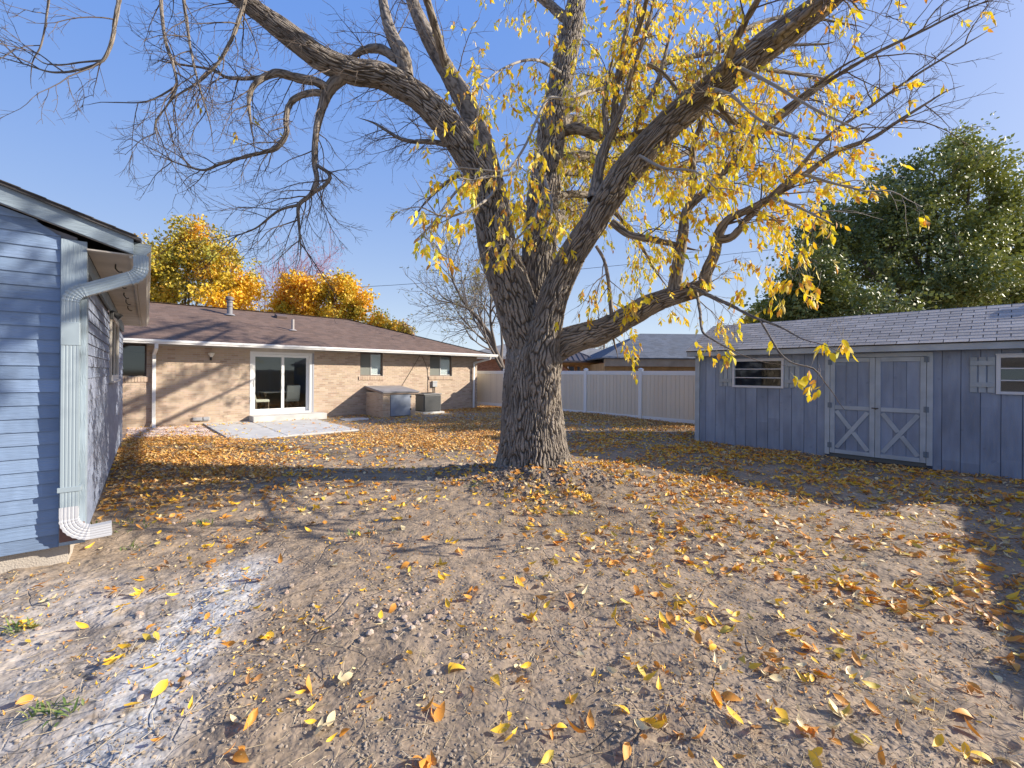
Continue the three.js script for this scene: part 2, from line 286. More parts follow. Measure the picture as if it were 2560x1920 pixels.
    strip([xa, Y(t0) - 0.002, Z(t0) + 0.001, xa], [X(t0), Y(t0) - 0.002, Z(t0) + 0.001, X(t0)], [X(t0), Y(t0) + up, Z(t0), X(t0)], [xa, Y(t0) + up, Z(t0), xa]);
  }
  for (const g of cs) { const p = g.attributes.position.array; const q = new Float32Array(12); for (let i = 0; i < 4; i++) { q[i * 3] = p[i * 4]; q[i * 3 + 1] = p[i * 4 + 1]; q[i * 3 + 2] = p[i * 4 + 2]; } g.setAttribute('position', new THREE.BufferAttribute(q, 3)); g.computeVertexNormals(); }
  stuff(part('shingles', cs, roofM, roof));
  // ridge caps along the hip
  const cap = []; for (let t = 0.01; t < 1; t += 0.02) { const a = V(xE + (xR - xE) * t, eY + (rY - eY) * t + 0.018, zE + (zR - zE) * t); cap.push(bx(-0.13, 0.13, -0.004, 0.004, -0.1, 0.1).rotateX(0.23).rotateY(Math.PI / 4).translate(a.x, a.y, a.z)); }
  for (let x = xR; x > -19.5; x -= 0.15) cap.push(bx(-0.1, 0.1, -0.004, 0.004, -0.14, 0.14).translate(x, rY + 0.012, zR));
  stuff(part('ridge_caps', cap, roofM, roof));
  part('soffit', [bx(-19.5, 0.6, 2.422, 2.44, 0.012, 0.6), bx(0.0, 0.6, 2.422, 2.44, -9.6, 0.0)], beige, house);
  // K gutter
  const ks = new THREE.Shape(); [[0, 0], [0.085, 0], [0.092, 0.035], [0.115, 0.055], [0.12, 0.115], [0.108, 0.12], [0.1, 0.065], [0.0, 0.012]].forEach((p, i) => (i ? ks.lineTo(...p) : ks.moveTo(...p)));
  const gg = new THREE.ExtrudeGeometry(ks, { depth: 20, bevelEnabled: false }).rotateY(-Math.PI / 2).translate(0, 0, 0);
  // shape x -> +z outward, extrude -> -x
  part('gutter', gg.translate(0.72, 2.405, 0.64), whiteP, house);
  part('fascia', [bx(-19.5, 0.62, 2.4, 2.52, 0.605, 0.635), bx(0.605, 0.64, 2.4, 2.52, -9.8, 0.604)], whiteP, house);
  const ds = (xx, pts) => { const o = []; for (let i = 0; i < pts.length - 1; i++) { const a = V(...pts[i]), b = V(...pts[i + 1]), L = a.distanceTo(b), g = rbx(-0.045, 0.045, -L / 2 - 0.015, L / 2 + 0.015, -0.032, 0.032, 0.008); const q = new THREE.Quaternion().setFromUnitVectors(V(0, 1, 0), b.clone().sub(a).normalize()); g.applyQuaternion(q).translate((a.x + b.x) / 2, (a.y + b.y) / 2, (a.z + b.z) / 2); o.push(g); } return part('downspout', o, whiteP, house); };
  ds(0, [[-12.38, 2.42, 0.69], [-12.38, 2.28, 0.66], [-12.4, 2.12, 0.09], [-12.4, 0.1, 0.09], [-12.4, -0.12, 0.2]]);
  ds(0, [[0.3, 2.42, 0.69], [0.3, 2.3, 0.62], [-0.26, 2.1, 0.09], [-0.27, -0.05, 0.09]]);
  // roof fittings
  const onRoof = (x, t) => V(x, eY + (rY - eY) * t, zE + (zR - zE) * t);
  { const p = onRoof(-9.85, 0.78), c = (r0, r1, h, y) => new THREE.CylinderGeometry(r0, r1, h, 16).translate(p.x, p.y + y, p.z);
    const f = part('flue_pipe', [c(0.1, 0.1, 0.7, 0.3), c(0.16, 0.2, 0.06, 0.02), c(0.125, 0.125, 0.03, 0.36), c(0.125, 0.125, 0.03, 0.52)], M(0.2, 0.2, 0.22, 0.6), roof); part('flue_cap', [c(0.15, 0.16, 0.09, 0.66), c(0.06, 0.15, 0.05, 0.73)], M(0.16, 0.13, 0.12, 0.6), roof); }
  { const p = onRoof(-8.0, 0.43); part('vent_pipe', [new THREE.CylinderGeometry(0.055, 0.055, 0.5, 12).translate(p.x, p.y + 0.2, p.z), new THREE.CylinderGeometry(0.1, 0.17, 0.05, 12).translate(p.x, p.y + 0.02, p.z)], M(0.33, 0.3, 0.29, 0.6), roof); }
  for (const [x, t] of [[-14.0, 0.9], [-7.9, 0.83]]) { const p = onRoof(x, t); part('roof_vent', rbx(-0.22, 0.22, -0.05, 0.1, -0.2, 0.2, 0.03).rotateX(0.33).translate(p.x, p.y + 0.04, p.z), M(0.12, 0.085, 0.075, 0.7), roof); }
  // hose outlets low on the wall
  for (const [x, w] of [[-11.3, 0.13], [-11.06, 0.09]]) part('wall_vent', [rbx(x - w, x + w, 0.0, 0.12, 0.005, 0.06, 0.01), rbx(x - w + 0.02, x + w - 0.02, 0.03, 0.05, 0.06, 0.075)], galv, house);
  // cable runs
  const wireM = M(0.1, 0.08, 0.07, 0.7);
  for (const p of [[[-3.2, 2.4, 0.02], [-3.6, 1.75, 0.02], [-4.1, 1.0, 0.02]], [[-3.1, 2.35, 0.02], [-2.85, 1.85, 0.02], [-2.8, 1.6, 0.02], [-2.78, 0.75, 0.02]], [[-2.72, 2.0, 0.02], [-2.82, 1.7, 0.02]]]) part('cable', tubeSimple(p.map((q) => V(...q)), 0.009, 5), wireM, house);
}
const hL = (x, y, z) => V(x, y, z).applyAxisAngle(V(0, 1, 0), HT).add(V(...HO));
// wall lamp
{ const t = thing('wall_lamp', 'small cream lantern lamp on the brick wall left of the sliding door', 'lamp', hL(-10.95, 2.1, 0.006).toArray(), HT);
  part('bracket', [rbx(-0.03, 0.03, -0.14, -0.02, 0, 0.02), tubeSimple([V(0, -0.1, 0.01), V(0, -0.1, 0.08), V(0, -0.02, 0.11)], 0.012)], darkMetal, t);
  part('lamp_shade', new THREE.LatheGeometry([[0.035, -0.04], [0.05, 0.0], [0.095, 0.08], [0.085, 0.1], [0.02, 0.12]].map((p) => new THREE.Vector2(...p)), 16).translate(0, 0, 0.12), M(0.72, 0.68, 0.58, 0.4), t); }
// step and patio
solo('doorstep', rbx(-9.85, -7.45, -0.25, 0.1, 0.008, 0.68, 0.015), concrete, 'grey concrete step below the sliding glass door', 'step').position.set(...HO); scene.children.at(-1).rotation.y = HT;
{ const t = thing('patio', 'pale concrete patio slab in front of the doorstep', 'patio', HO, HT); struct(t);
  part('slab', rbx(-11.15, -9.87, -0.35, -0.085, 0.02, 4.75, 0.012), concrete, t); part('slab', rbx(-9.86, -7.9, -0.35, -0.085, 0.69, 4.6, 0.012), concrete, t); }
solo('stepping_slab', rbx(-7.2, -6.3, -0.2, -0.095, 1.1, 1.75, 0.02), concrete, 'small worn concrete slab set in the dirt between patio and brick box', 'paving slab').position.set(...HO); scene.children.at(-1).rotation.y = HT;
// brick cellar box
{ const t = thing('cellar_hatch_box', 'low brick box with sloping grey board lid against the house wall', 'brick box', HO, HT);
  const x0 = -5.68, x1 = -4.28, z1 = 1.55, h = 0.82;
  part('core', [bx(x0 + 0.008, x0 + 0.16, -0.3, h, 0.012, z1 - 0.008), bx(x1 - 0.16, x1 - 0.008, -0.3, h, 0.012, z1 - 0.008), bx(x0 + 0.16, x1 - 0.16, -0.3, h, z1 - 0.17, z1 - 0.05)], mortar, t);
  for (let r = 0; r < 14; r++) { const y = -0.14 + r * 0.0675; if (y + 0.058 > h) break;
    for (let k = 0; k < 8; k++) { const z = 0.015 + k * 0.213 - (r % 2) * 0.1; const za = Math.max(0.015, z), zb = Math.min(z1 - 0.11, z + 0.203); if (zb - za > 0.03) part('brick', bx(x0, x0 + 0.1, y, y + 0.0575, za, zb), pick(brickMats), t); }
    for (const [a, b] of [[x0, x0 + 0.3], [x1 - 0.22, x1]]) { const s = r % 2 ? 0.1 : 0.2; part('brick', bx(a, Math.min(b, a + s), y, y + 0.0575, z1 - 0.1, z1), pick(brickMats), t); if (b - a - s > 0.03) part('brick', bx(a + s + 0.01, b, y, y + 0.0575, z1 - 0.1, z1), pick(brickMats), t); } }
  const pm = M(0.25, 0.29, 0.37, 0.7, { map: mottle });
  part('door_panel', rbx(x0 + 0.31, x1 - 0.23, -0.08, h - 0.03, z1 - 0.05, z1 + 0.02, 0.008), pm, t);
  for (const y of [0.12, 0.62]) part('hinge', rbx(x1 - 0.26, x1 - 0.2, y, y + 0.08, z1 + 0.005, z1 + 0.03), darkMetal, t);
  const lid = part('lid', slab([[x0 - 0.05, 0.87, z1 + 0.1], [x1 + 0.12, 0.87, z1 + 0.1], [x1 + 0.12, 1.06, 0.02], [x0 - 0.05, 1.06, 0.02]], 0.05, [1, 0, 0]), M(0.27, 0.26, 0.27, 0.75, { map: mottle, bumpMap: grainBump, bumpScale: 0.004 }), t);
  part('lid_edge', slab([[x0 - 0.02, 0.82, z1 + 0.06], [x1 + 0.09, 0.82, z1 + 0.06], [x1 + 0.09, 1.0, 0.05], [x0 - 0.02, 1.0, 0.05]], 0.06, [1, 0, 0]), M(0.33, 0.25, 0.2, 0.8), t); }
// air conditioner
{ const t = thing('air_conditioner', 'dark grey outdoor air conditioning unit beside the brick box', 'air conditioner', hL(-3.3, -0.08, 0.85).toArray(), HT), w = 0.42;
  part('casing', [rbx(-w, w, 0.06, 0.76, -w, w, 0.05)], M(0.07, 0.075, 0.075, 0.5), t);
  const f = []; for (let k = 0; k < 26; k++) { const u = -w + 0.05 + k * (2 * w - 0.1) / 25; f.push(bx(u - 0.005, u + 0.005, 0.1, 0.72, w, w + 0.012), bx(-w - 0.012, -w, 0.1, 0.72, u - 0.005, u + 0.005)); }
  stuff(part('grille', f, M(0.2, 0.205, 0.2, 0.5), t));
  part('top_rim', [rbx(-w - 0.02, w + 0.02, 0.765, 0.81, -w - 0.02, w + 0.02, 0.012)], M(0.22, 0.22, 0.22, 0.5), t);
  part('fan_guard', new THREE.TorusGeometry(0.28, 0.015, 6, 24).rotateX(Math.PI / 2).translate(0, 0.825, 0), darkMetal, t);
  part('pad', rbx(-0.52, 0.52, -0.08, 0.055, -0.52, 0.52, 0.01), concrete, t); }
{ const t = thing('electrical_box', 'small grey electrical disconnect box with conduit on the brick wall', 'electrical box', hL(-2.46, 0.97, 0.007).toArray(), HT);
  part('box', [rbx(-0.12, 0.12, 0, 0.26, 0, 0.09, 0.01), rbx(-0.125, 0.125, 0.2, 0.27, 0, 0.1, 0.01)], M(0.4, 0.41, 0.42, 0.5), t);
  part('conduit', tubeSimple([V(0, 0, 0.045), V(0, -0.12, 0.045), V(0.01, -0.25, 0.06), V(-0.1, -0.42, 0.2), V(-0.3, -0.5, 0.4)], 0.022), darkMetal, t); }
// dining furniture behind the sliding door
{ const um = M(0.62, 0.58, 0.5, 0.9), lm = M(0.15, 0.1, 0.07, 0.6);
  const chair = (p, turn, label) => { const t = thing('dining_chair', label, 'chair', hL(...p).toArray(), HT + turn, 'dining chairs behind the glass door');
    part('seat', rbx(-0.23, 0.23, 0.4, 0.5, -0.23, 0.23, 0.03), um, t); part('backrest', rbx(-0.23, 0.23, 0.0, 0.55, -0.05, 0.05, 0.03).rotateX(-0.2).translate(0, 0.48, -0.24), um, t);
    for (const a of [-1, 1]) for (const b of [-1, 1]) part('leg', bx(a * 0.2 - 0.02, a * 0.2 + 0.02, 0, 0.4, b * 0.2 - 0.02, b * 0.2 + 0.02), lm, t); return t; };
  chair([-9.25, 0.08, -1.0], Math.PI / 2, 'white upholstered dining chair seen side-on through the left glass door panel'); chair([-8.25, 0.08, -0.9], Math.PI, 'white upholstered dining chair seen from behind through the right glass door panel');
  const t = thing('dining_table', 'pale dining table inside the house between the two white chairs', 'table', hL(-8.6, 0.08, -1.7).toArray(), HT);
  part('table_top', rbx(-0.5, 0.5, 0.72, 0.76, -0.5, 0.5, 0.01), M(0.6, 0.56, 0.5, 0.5), t); for (const a of [-1, 1]) for (const b of [-1, 1]) part('leg', bx(a * 0.44 - 0.03, a * 0.44 + 0.03, 0, 0.72, b * 0.44 - 0.03, b * 0.44 + 0.03), lm, t); }

// ---------------------------------------------------------------- blue garage at the left
{
  const GT = 39.4 * Math.PI / 180, GO = [-3.59, 0, -3.7];
  const g = thing('garage', 'blue lap-sided garage with grey corner trim, gutter and downspout', 'garage', GO, GT);
  const paint = [[0.215, 0.305, 0.465], [0.2, 0.285, 0.438], [0.23, 0.322, 0.488], [0.207, 0.295, 0.448]].map((c) => M(...c, 0.62, { map: weather, bumpMap: grainBump, bumpScale: 0.0045 }));
  const sideP = [[0.235, 0.275, 0.37], [0.22, 0.26, 0.355], [0.25, 0.285, 0.38]].map((c) => M(...c, 0.65, { map: mottle, bumpMap: grainBump, bumpScale: 0.004 }));
  const trim = M(0.3, 0.375, 0.44, 0.6, { map: mottle, bumpMap: grainBumpV, bumpScale: 0.004 }), trimH = M(0.27, 0.34, 0.4, 0.6, { map: mottle, bumpMap: grainBump, bumpScale: 0.004 });
  const alu = M(0.27, 0.33, 0.37, 0.55);
  const L = 7.75, E = 0.105, roofAt = (x) => 2.61 + 0.333 * (0.32 - x);
  // bearing walls behind the siding, foundation
  part('wall', [bx(-6.4, -0.03, 0.16, 2.62, -0.12, -0.006), bx(-0.13, -0.012, 0.16, 2.62, -3.4, -0.121), bx(-0.13, -0.012, 0.16, 1.45, -5.35, -3.4), bx(-0.13, -0.012, 0.16, 2.62, -L, -5.35), bx(-6.4, -0.13, 0.16, 2.62, -L, -L + 0.12), bx(-6.4, -6.28, 0.16, 2.62, -L + 0.12, -0.12)], M(0.2, 0.2, 0.22, 0.9), g);
  part('gable_wall', slab([[-0.03, 2.62, -0.006], [-0.03, 2.7, -0.006], [-3.2, 3.66, -0.006], [-6.4, 2.7, -0.006]].map((p) => [p[0], p[1], p[2]]), 0.1, [1, 0, 0]), M(0.2, 0.2, 0.22, 0.9), g);
  part('foundation', [bx(-6.4, -0.075, -0.35, 0.158, -0.35, -0.06), bx(-0.3, -0.076, -0.35, 0.158, -L, -0.35)], foundationM, g);
  const board = (u0, u1, y, ux, side, clipTop) => { // lap board with a proud lower edge
    const y1 = y + E + 0.012, zb = 0.017, zt = 0.005, q = [];
    const f = (a, b, c) => (side ? [c, b, -a] : [a, b, c]);
    const r = clipTop ? (yy) => Math.min(u1, (2.6 + 0.333 * 0.32 - yy) / 0.333) : () => u1;
    const P = [f(u0, y, zb), f(r(y), y, zb), f(r(y1), y1, zt), f(u0, y1, zt), f(u0, y, 0), f(r(y), y, 0)], ou = rnd() * 5, ov = rnd() * 5;
    const uv = [[u0 + ou, y + ov], [u1 + ou, y + ov], [u1 + ou, y1 + ov], [u0 + ou, y1 + ov], [u0 + ou, y - 0.02 + ov], [u1 + ou, y - 0.02 + ov]];
    const mk = (ids) => polyGeo(ids.map((i) => P[i]), ids.map((i) => uv[i]), [0, 1, 2, 0, 2, 3]);
    return merge([mk([0, 1, 2, 3]), mk([4, 5, 1, 0])]);
  };
  for (let k = 0; k < 34; k++) {
    const y = 0.165 + k * E; if (y > 3.6) break;
    part('siding_board', board(y > 2.5 ? -3.1 : -6.4, -0.125, y, 0, false, y > 2.45), pick(paint), g);
  }
  for (let k = 0; k < 22; k++) {
    const y = 0.165 + k * E; if (y + E > 2.46) break;
    const w = y > 1.33 && y < 2.46;
    if (w) { part('siding_board', board(0.035, 3.33, y, 0, true), pick(sideP), g); part('siding_board', board(5.42, L, y, 0, true), pick(sideP), g); } else part('siding_board', board(0.035, L, y, 0, true), pick(sideP), g);
  }
  part('bare_trim', rbx(-0.119, 0.031, 0.2, 0.345, 0.0342, 0.0365, 0.001), M(0.2, 0.11, 0.085, 0.85, { map: mottle }), g);
  part('frieze_board', rbx(0.0, 0.03, 2.44, 2.597, -L, -0.005), trimH, g);
  part('corner_board', rbx(-0.122, 0.034, 0.17, 2.67, 0.0, 0.034), trim, g); part('corner_board', rbx(0.0, 0.034, 0.17, 2.44, -0.1, -0.002), trim, g);
  // soffit, fascia, gutter, roof
  part('soffit', bx(0.032, 0.3, 2.599, 2.611, -L - 0.1, 0.055), beige, g);
  part('fascia', rbx(0.3, 0.325, 2.575, 2.7, -L - 0.1, 0.055), beige, g);
  const rake = (x0, x1) => { const c = (x, y, z) => [x, y, z], P = [[x0, roofAt(x0)], [x1, roofAt(x1)]], T = 0.155; const s = new THREE.Shape(); s.moveTo(P[0][0], P[0][1]); s.lineTo(P[1][0], P[1][1]); s.lineTo(P[1][0], P[1][1] + T); s.lineTo(P[0][0], P[0][1] + T); return new THREE.ExtrudeGeometry(s, { depth: 0.035, bevelEnabled: true, bevelSize: 0.003, bevelThickness: 0.003, bevelSegments: 1 }).translate(0, 0, 0.062); };
  part('rake_board', rake(-3.2, 0.326), trimH, g);
  part('rake_soffit', slab([[0.3, roofAt(0.3) + 0.02, 0.06], [0.3, roofAt(0.3) + 0.02, -0.004], [-3.2, roofAt(-3.2) + 0.02, -0.004], [-3.2, roofAt(-3.2) + 0.02, 0.06]], 0.015, [0, 0, 1]), beige, g);
  const rm = M(0.07, 0.065, 0.065, 0.95, { map: granule });
  const roof = part('roof', [slab([[0.38, 2.745, 0.13], [0.38, 2.745, -L - 0.15], [-3.2, 3.94, -L - 0.15], [-3.2, 3.94, 0.13]], 0.025, [0, 0, -1]), slab([[-3.2, 3.94, 0.13], [-3.2, 3.94, -L - 0.15], [-6.78, 2.745, -L - 0.15], [-6.78, 2.745, 0.13]], 0.025, [0, 0, -1])], rm, g);
  for (let k = 0; k < 8; k++) { const x = 0.35 - k * 0.136; part('shingle', bx(-0.15, 0.0, 0, 0.007, -0.3, 0.012).rotateZ(-0.321 + 0.03).translate(x, 2.757 + (0.35 - x) * 0.334, 0.13), rm, roof); }
  const ks = new THREE.Shape(); [[0, 0], [0.085, 0], [0.092, 0.035], [0.115, 0.055], [0.12, 0.115], [0.108, 0.12], [0.1, 0.065], [0.004, 0.012], [0.004, 0.12], [0, 0.12]].forEach((p, i) => (i ? ks.lineTo(...p) : ks.moveTo(...p)));
  part('gutter', new THREE.ExtrudeGeometry(ks, { depth: L + 0.1, bevelEnabled: false }).translate(0.328, 2.6, -L - 0.05), M(0.5, 0.47, 0.42, 0.5), g);
  const cap = new THREE.Shape(); [[0, 0], [0.085, 0], [0.092, 0.035], [0.115, 0.055], [0.12, 0.118], [0, 0.118]].forEach((p, i) => (i ? cap.lineTo(...p) : cap.moveTo(...p)));
  part('gutter_end_cap', new THREE.ExtrudeGeometry(cap, { depth: 0.004, bevelEnabled: false }).translate(0.328, 2.6, 0.051), trimH, g);
  for (const z of [-0.45, -1.5, -2.4, -3.1, -3.9]) part('screw_hook', tubeSimple([V(0.19, 2.6, z), V(0.19, 2.56, z), V(0.205, 2.535, z + 0.012), V(0.215, 2.525, z + 0.02), V(0.24, 2.53, z + 0.02)], 0.006, 5).translate(0, 0, 0), darkMetal, g);
  // downspout swept along its bends: ribbed rectangular tube
  const prof = []; { const w = 0.052, d = 0.038; for (let k = 0; k <= 20; k++) { const u = -w + 2 * w * k / 20; prof.push([u, d - (k > 2 && k < 18 && k % 4 < 1 ? 0.0025 : 0)]); } prof.push([w, -d], [-w, -d]); }
  const sweep = (pts, wob, capEnd) => { const P = [], Uu = [], I = [], n = prof.length; let s = 0;
    pts.forEach((p, i) => { const a = pts[Math.max(0, i - 1)], b = pts[Math.min(pts.length - 1, i + 1)], T = V(b[0] - a[0], b[1] - a[1], 0).normalize(), N = V(-T.y, T.x, 0).negate(); if (i) s += Math.hypot(p[0] - pts[i - 1][0], p[1] - pts[i - 1][1]); const k = 1 + (p[2] || 0) * wob; for (const [u, d] of prof) { P.push(p[0] - N.x * u * k * -1, p[1] - N.y * u * k * -1, d * k); Uu.push(u, s); } });
    for (let i = 0; i < pts.length - 1; i++) for (let k = 0; k < n; k++) { const a = i * n + k, b = i * n + (k + 1) % n; I.push(a, b, a + n, b, b + n, a + n); }
    const gg = new THREE.BufferGeometry(); gg.setAttribute('position', new THREE.Float32BufferAttribute(P, 3)); gg.setAttribute('uv', new THREE.Float32BufferAttribute(Uu, 2)); gg.setIndex(I); const q = gg.toNonIndexed(); q.computeVertexNormals(); return q; };
  const bend = (c, r, a0, a1, n) => [...Array(n + 1).keys()].map((i) => { const a = a0 + (a1 - a0) * i / n; return [c[0] + r * Math.cos(a), c[1] + r * Math.sin(a), i % 2 ? 1 : -1]; });
  const alu2 = new THREE.MeshStandardMaterial({ color: alu.color, roughness: 0.42, side: THREE.DoubleSide });
  const d2 = alu2;
  // top elbow: down from the outlet, bends towards the wall
  const top = [[0.378, 2.6], [0.378, 2.53], ...bend([0.268, 2.5], 0.11, 0, -1.31, 12)], dEnd = top.at(-1);
  const low = bend([0.06, 2.15], 0.115, 1.83, Math.PI, 12);
  const dsp = part('downspout', sweep([...top, ...low, [-0.055, 2.1], [-0.055, 0.48]], 0.045).translate(0, 0, 0.078), d2, g);
  part('joint_sleeve', rbx(-0.112, 0.002, 1.8, 1.99, 0.037, 0.12, 0.006), alu2, dsp); part('strap', rbx(-0.125, 0.015, 0.62, 0.66, 0.036, 0.122, 0.003), alu2, dsp);
  part('outlet_elbow', sweep([[-0.055, 0.5], [-0.055, 0.42], ...bend([0.085, 0.4], 0.14, Math.PI, Math.PI + 1.42, 14), [0.19, 0.268]], 0.04).scale(1.05, 1, 1.12).translate(0.0, 0, 0.078), new THREE.MeshStandardMaterial({ color: C(0.42, 0.43, 0.46), roughness: 0.55, side: THREE.DoubleSide }), dsp);
  // side window and flood light
  const w = part('window', [rbx(0, 0.035, 1.45, 1.53, -5.4, -3.35), rbx(0, 0.035, 2.37, 2.44, -5.4, -3.35), rbx(0, 0.035, 1.53, 2.37, -3.43, -3.35), rbx(0, 0.035, 1.53, 2.37, -5.4, -5.32), rbx(0.005, 0.03, 1.53, 2.37, -4.4, -4.34)], M(0.7, 0.66, 0.6, 0.6), g);
  part('pane', bx(-0.03, -0.025, 1.53, 2.37, -5.32, -3.43), glass, w); part('sill', rbx(0, 0.06, 1.42, 1.452, -5.45, -3.3), M(0.7, 0.66, 0.6, 0.6), w);
  part('flood_light', [rbx(0.03, 0.07, 2.3, 2.42, -3.05, -2.98, 0.01), new THREE.CylinderGeometry(0.03, 0.045, 0.1, 12).rotateZ(0.9).translate(0.1, 2.36, -3.02)], darkMetal, g);
}

// ---------------------------------------------------------------- blue shed at the right
const ST = -48.6 * Math.PI / 180, SO = [4.48, 0, -10.77];
{
  const s = thing('shed', 'blue wooden shed with double barn doors and grey shingle roof', 'shed', SO, ST);
  const bl = [[0.325, 0.385, 0.51], [0.308, 0.366, 0.487], [0.341, 0.402, 0.53], [0.315, 0.372, 0.494]].map((c) => M(...c, 0.7, { map: weather, bumpMap: grainBumpV, bumpScale: 0.004 }));
  const tr = M(0.49, 0.545, 0.6, 0.65, { map: mottle, bumpMap: grainBumpV, bumpScale: 0.003 }), trH = M(0.48, 0.535, 0.59, 0.65, { map: mottle, bumpMap: grainBump, bumpScale: 0.003 });
  const Lx = 6.75, D = -2.5, top = 2.08, holes = [[0.86, 1.88, 1.35, 1.94], [4.93, 5.95, 1.35, 1.94], [2.62, 4.18, 0.07, 2.03]], back = M(0.075, 0.1, 0.16, 0.85);
  part('wall', [bx(0, 0.86, 0.02, top, -0.08, -0.016), bx(0.86, 1.88, 0.02, 1.35, -0.08, -0.016), bx(0.86, 1.88, 1.94, top, -0.08, -0.016), bx(1.88, 4.93, 0.02, top, -0.08, -0.016), bx(4.93, 5.95, 0.02, 1.35, -0.08, -0.016), bx(4.93, 5.95, 1.94, top, -0.08, -0.016), bx(5.95, Lx, 0.02, top, -0.08, -0.016), bx(0, 0.08, 0.02, top, D, -0.08), bx(Lx - 0.08, Lx, 0.02, top, D, -0.08), bx(0.08, Lx - 0.08, 0.02, top, D, D + 0.08)], back, s);
  part('floor', bx(0.081, Lx - 0.081, 0.03, 0.1, D + 0.081, -0.081), M(0.2, 0.16, 0.12, 0.9), s);
  part('skid', bx(0.02, Lx - 0.02, -0.15, 0.018, -0.06, -0.03), M(0.1, 0.09, 0.08, 0.9), s);
  const cuts = [0.08]; for (let x = 0.23; x < Lx; x += 0.2255) cuts.push(x); cuts.push(Lx);
  for (let i = 0; i < cuts.length - 1; i++) {
    const a = cuts[i] + 0.004, b = cuts[i + 1] - 0.004, segs = [[a, b, [[0.0 + rr(0, 0.01), top]]]];
    let list = [[a, b, 0.005, top]];
    for (const [p, q, y0, y1] of holes) { const o = []; for (const [u, v, c, d] of list) { if (v <= p || u >= q) { o.push([u, v, c, d]); continue; } if (u < p) o.push([u, p, c, d]); if (v > q) o.push([q, v, c, d]); const m0 = Math.max(u, p), m1 = Math.min(v, q); if (y0 > c + 0.1) o.push([m0, m1, c, y0]); if (y1 < d - 0.03) o.push([m0, m1, y1, d]); } list = o; }
    const m = pick(bl); for (const [u, v, c, d] of list) if (v - u > 0.015) part('siding_board', bx(u, v, c, d, -0.0155, 0), m, s);
  }
  part('corner_board', rbx(-0.03, 0.078, 0, top, -0.02, 0.022), tr, s); part('corner_board', rbx(-0.03, -0.002, 0, top, -0.12, -0.021), tr, s);
  // gable ends
  for (const x of [0, Lx - 0.08]) { const sh = new THREE.Shape(); sh.moveTo(0, 0); sh.lineTo(2.5, 0); sh.lineTo(1.25, 0.62); part('gable', new THREE.ExtrudeGeometry(sh, { depth: 0.08, bevelEnabled: false }).rotateY(Math.PI / 2).translate(x, top, 0), bl[0], s); }
  // doors
  const df = part('door_frame', [rbx(2.62, 2.7, 0.065, 2.03, 0.0, 0.024), rbx(4.1, 4.18, 0.065, 2.03, 0.0, 0.024), rbx(2.7, 4.1, 1.955, 2.03, 0.0, 0.024)], tr, s);
  part('threshold', bx(2.7, 4.1, 0.02, 0.095, -0.06, -0.005), M(0.12, 0.13, 0.13, 0.9), s);
  for (const [a, b] of [[2.706, 3.396], [3.402, 4.094]]) {
    const d = part('door', [0, 1, 2].map((k) => { const w = (b - a - 0.15) / 3; return bx(a + 0.07 + k * w + 0.003, a + 0.07 + (k + 1) * w - 0.003 + 0.001, 0.12, 1.94, -0.03, -0.004); }), bl[1], s);
    part('door_backing', bx(a + 0.04, b - 0.04, 0.11, 1.945, -0.05, -0.031), back, d);
    part('stile', rbx(a, a + 0.078, 0.1, 1.948, -0.004, 0.02), tr, d); part('stile', rbx(b - 0.078, b, 0.1, 1.948, -0.004, 0.02), tr, d);
    for (const [y0, y1] of [[0.1, 0.175], [0.955, 1.03], [1.87, 1.948]]) part('rail', rbx(a + 0.079, b - 0.079, y0, y1, -0.004, 0.018), trH, d);
    const x0 = a + 0.08, x1 = b - 0.08, y0 = 0.177, y1 = 0.953, L = Math.hypot(x1 - x0, y1 - y0) - 0.075, an = Math.atan2(y1 - y0 - 0.02, x1 - x0 - 0.02);
    part('brace', rbx(-L / 2, L / 2, -0.036, 0.036, -0.0035, 0.016).rotateZ(an).translate((x0 + x1) / 2, (y0 + y1) / 2, 0), trH, d);
    for (const sg of [-1, 1]) part('brace', rbx(-L / 4 + 0.02, L / 4 - 0.02, -0.036, 0.036, -0.0035, 0.0155).translate(sg * (L / 4 + 0.022), 0, 0).rotateZ(-an).translate((x0 + x1) / 2, (y0 + y1) / 2, 0), trH, d);
  }
  part('latch', [rbx(3.35, 3.45, 1.0, 1.02, 0.02, 0.035, 0.003), new THREE.CylinderGeometry(0.014, 0.014, 0.03, 10).rotateX(Math.PI / 2).translate(3.41, 1.0, 0.04)], M(0.08, 0.07, 0.06, 0.5), s);
  for (const [x, ys] of [[2.703, [0.2, 0.98, 1.82]], [4.097, [0.2, 0.98, 1.85]]]) for (const y of ys) part('hinge', [rbx(x - 0.035, x + 0.035, y, y + 0.1, 0.0245, 0.03, 0.002), new THREE.CylinderGeometry(0.008, 0.008, 0.11, 8).translate(x, y + 0.05, 0.032)], M(0.17, 0.21, 0.26, 0.5), s);
  // windows with shutters
  const wf = M(0.66, 0.67, 0.7, 0.55), shut = M(0.44, 0.49, 0.53, 0.65, { map: mottle, bumpMap: grainBumpV, bumpScale: 0.003 });
  for (const x0 of [0.84, 4.91]) {
    const x1 = x0 + 1.05, y0 = 1.33, y1 = 1.955;
    const f = part('window', [rbx(x0, x0 + 0.05, y0, y1, -0.05, 0.028), rbx(x1 - 0.05, x1, y0, y1, -0.05, 0.028), rbx(x0 + 0.05, x1 - 0.05, y0, y0 + 0.045, -0.05, 0.028), rbx(x0 + 0.05, x1 - 0.05, y1 - 0.045, y1, -0.05, 0.028), rbx(x0 - 0.008, x1 + 0.008, y1, y1 + 0.02, 0, 0.035)], wf, s);
    for (const y of [y0 + 0.21, y0 + 0.4]) part('glazing_bar', rbx(x0 + 0.051, x1 - 0.051, y, y + 0.02, -0.02, 0.02), wf, f);
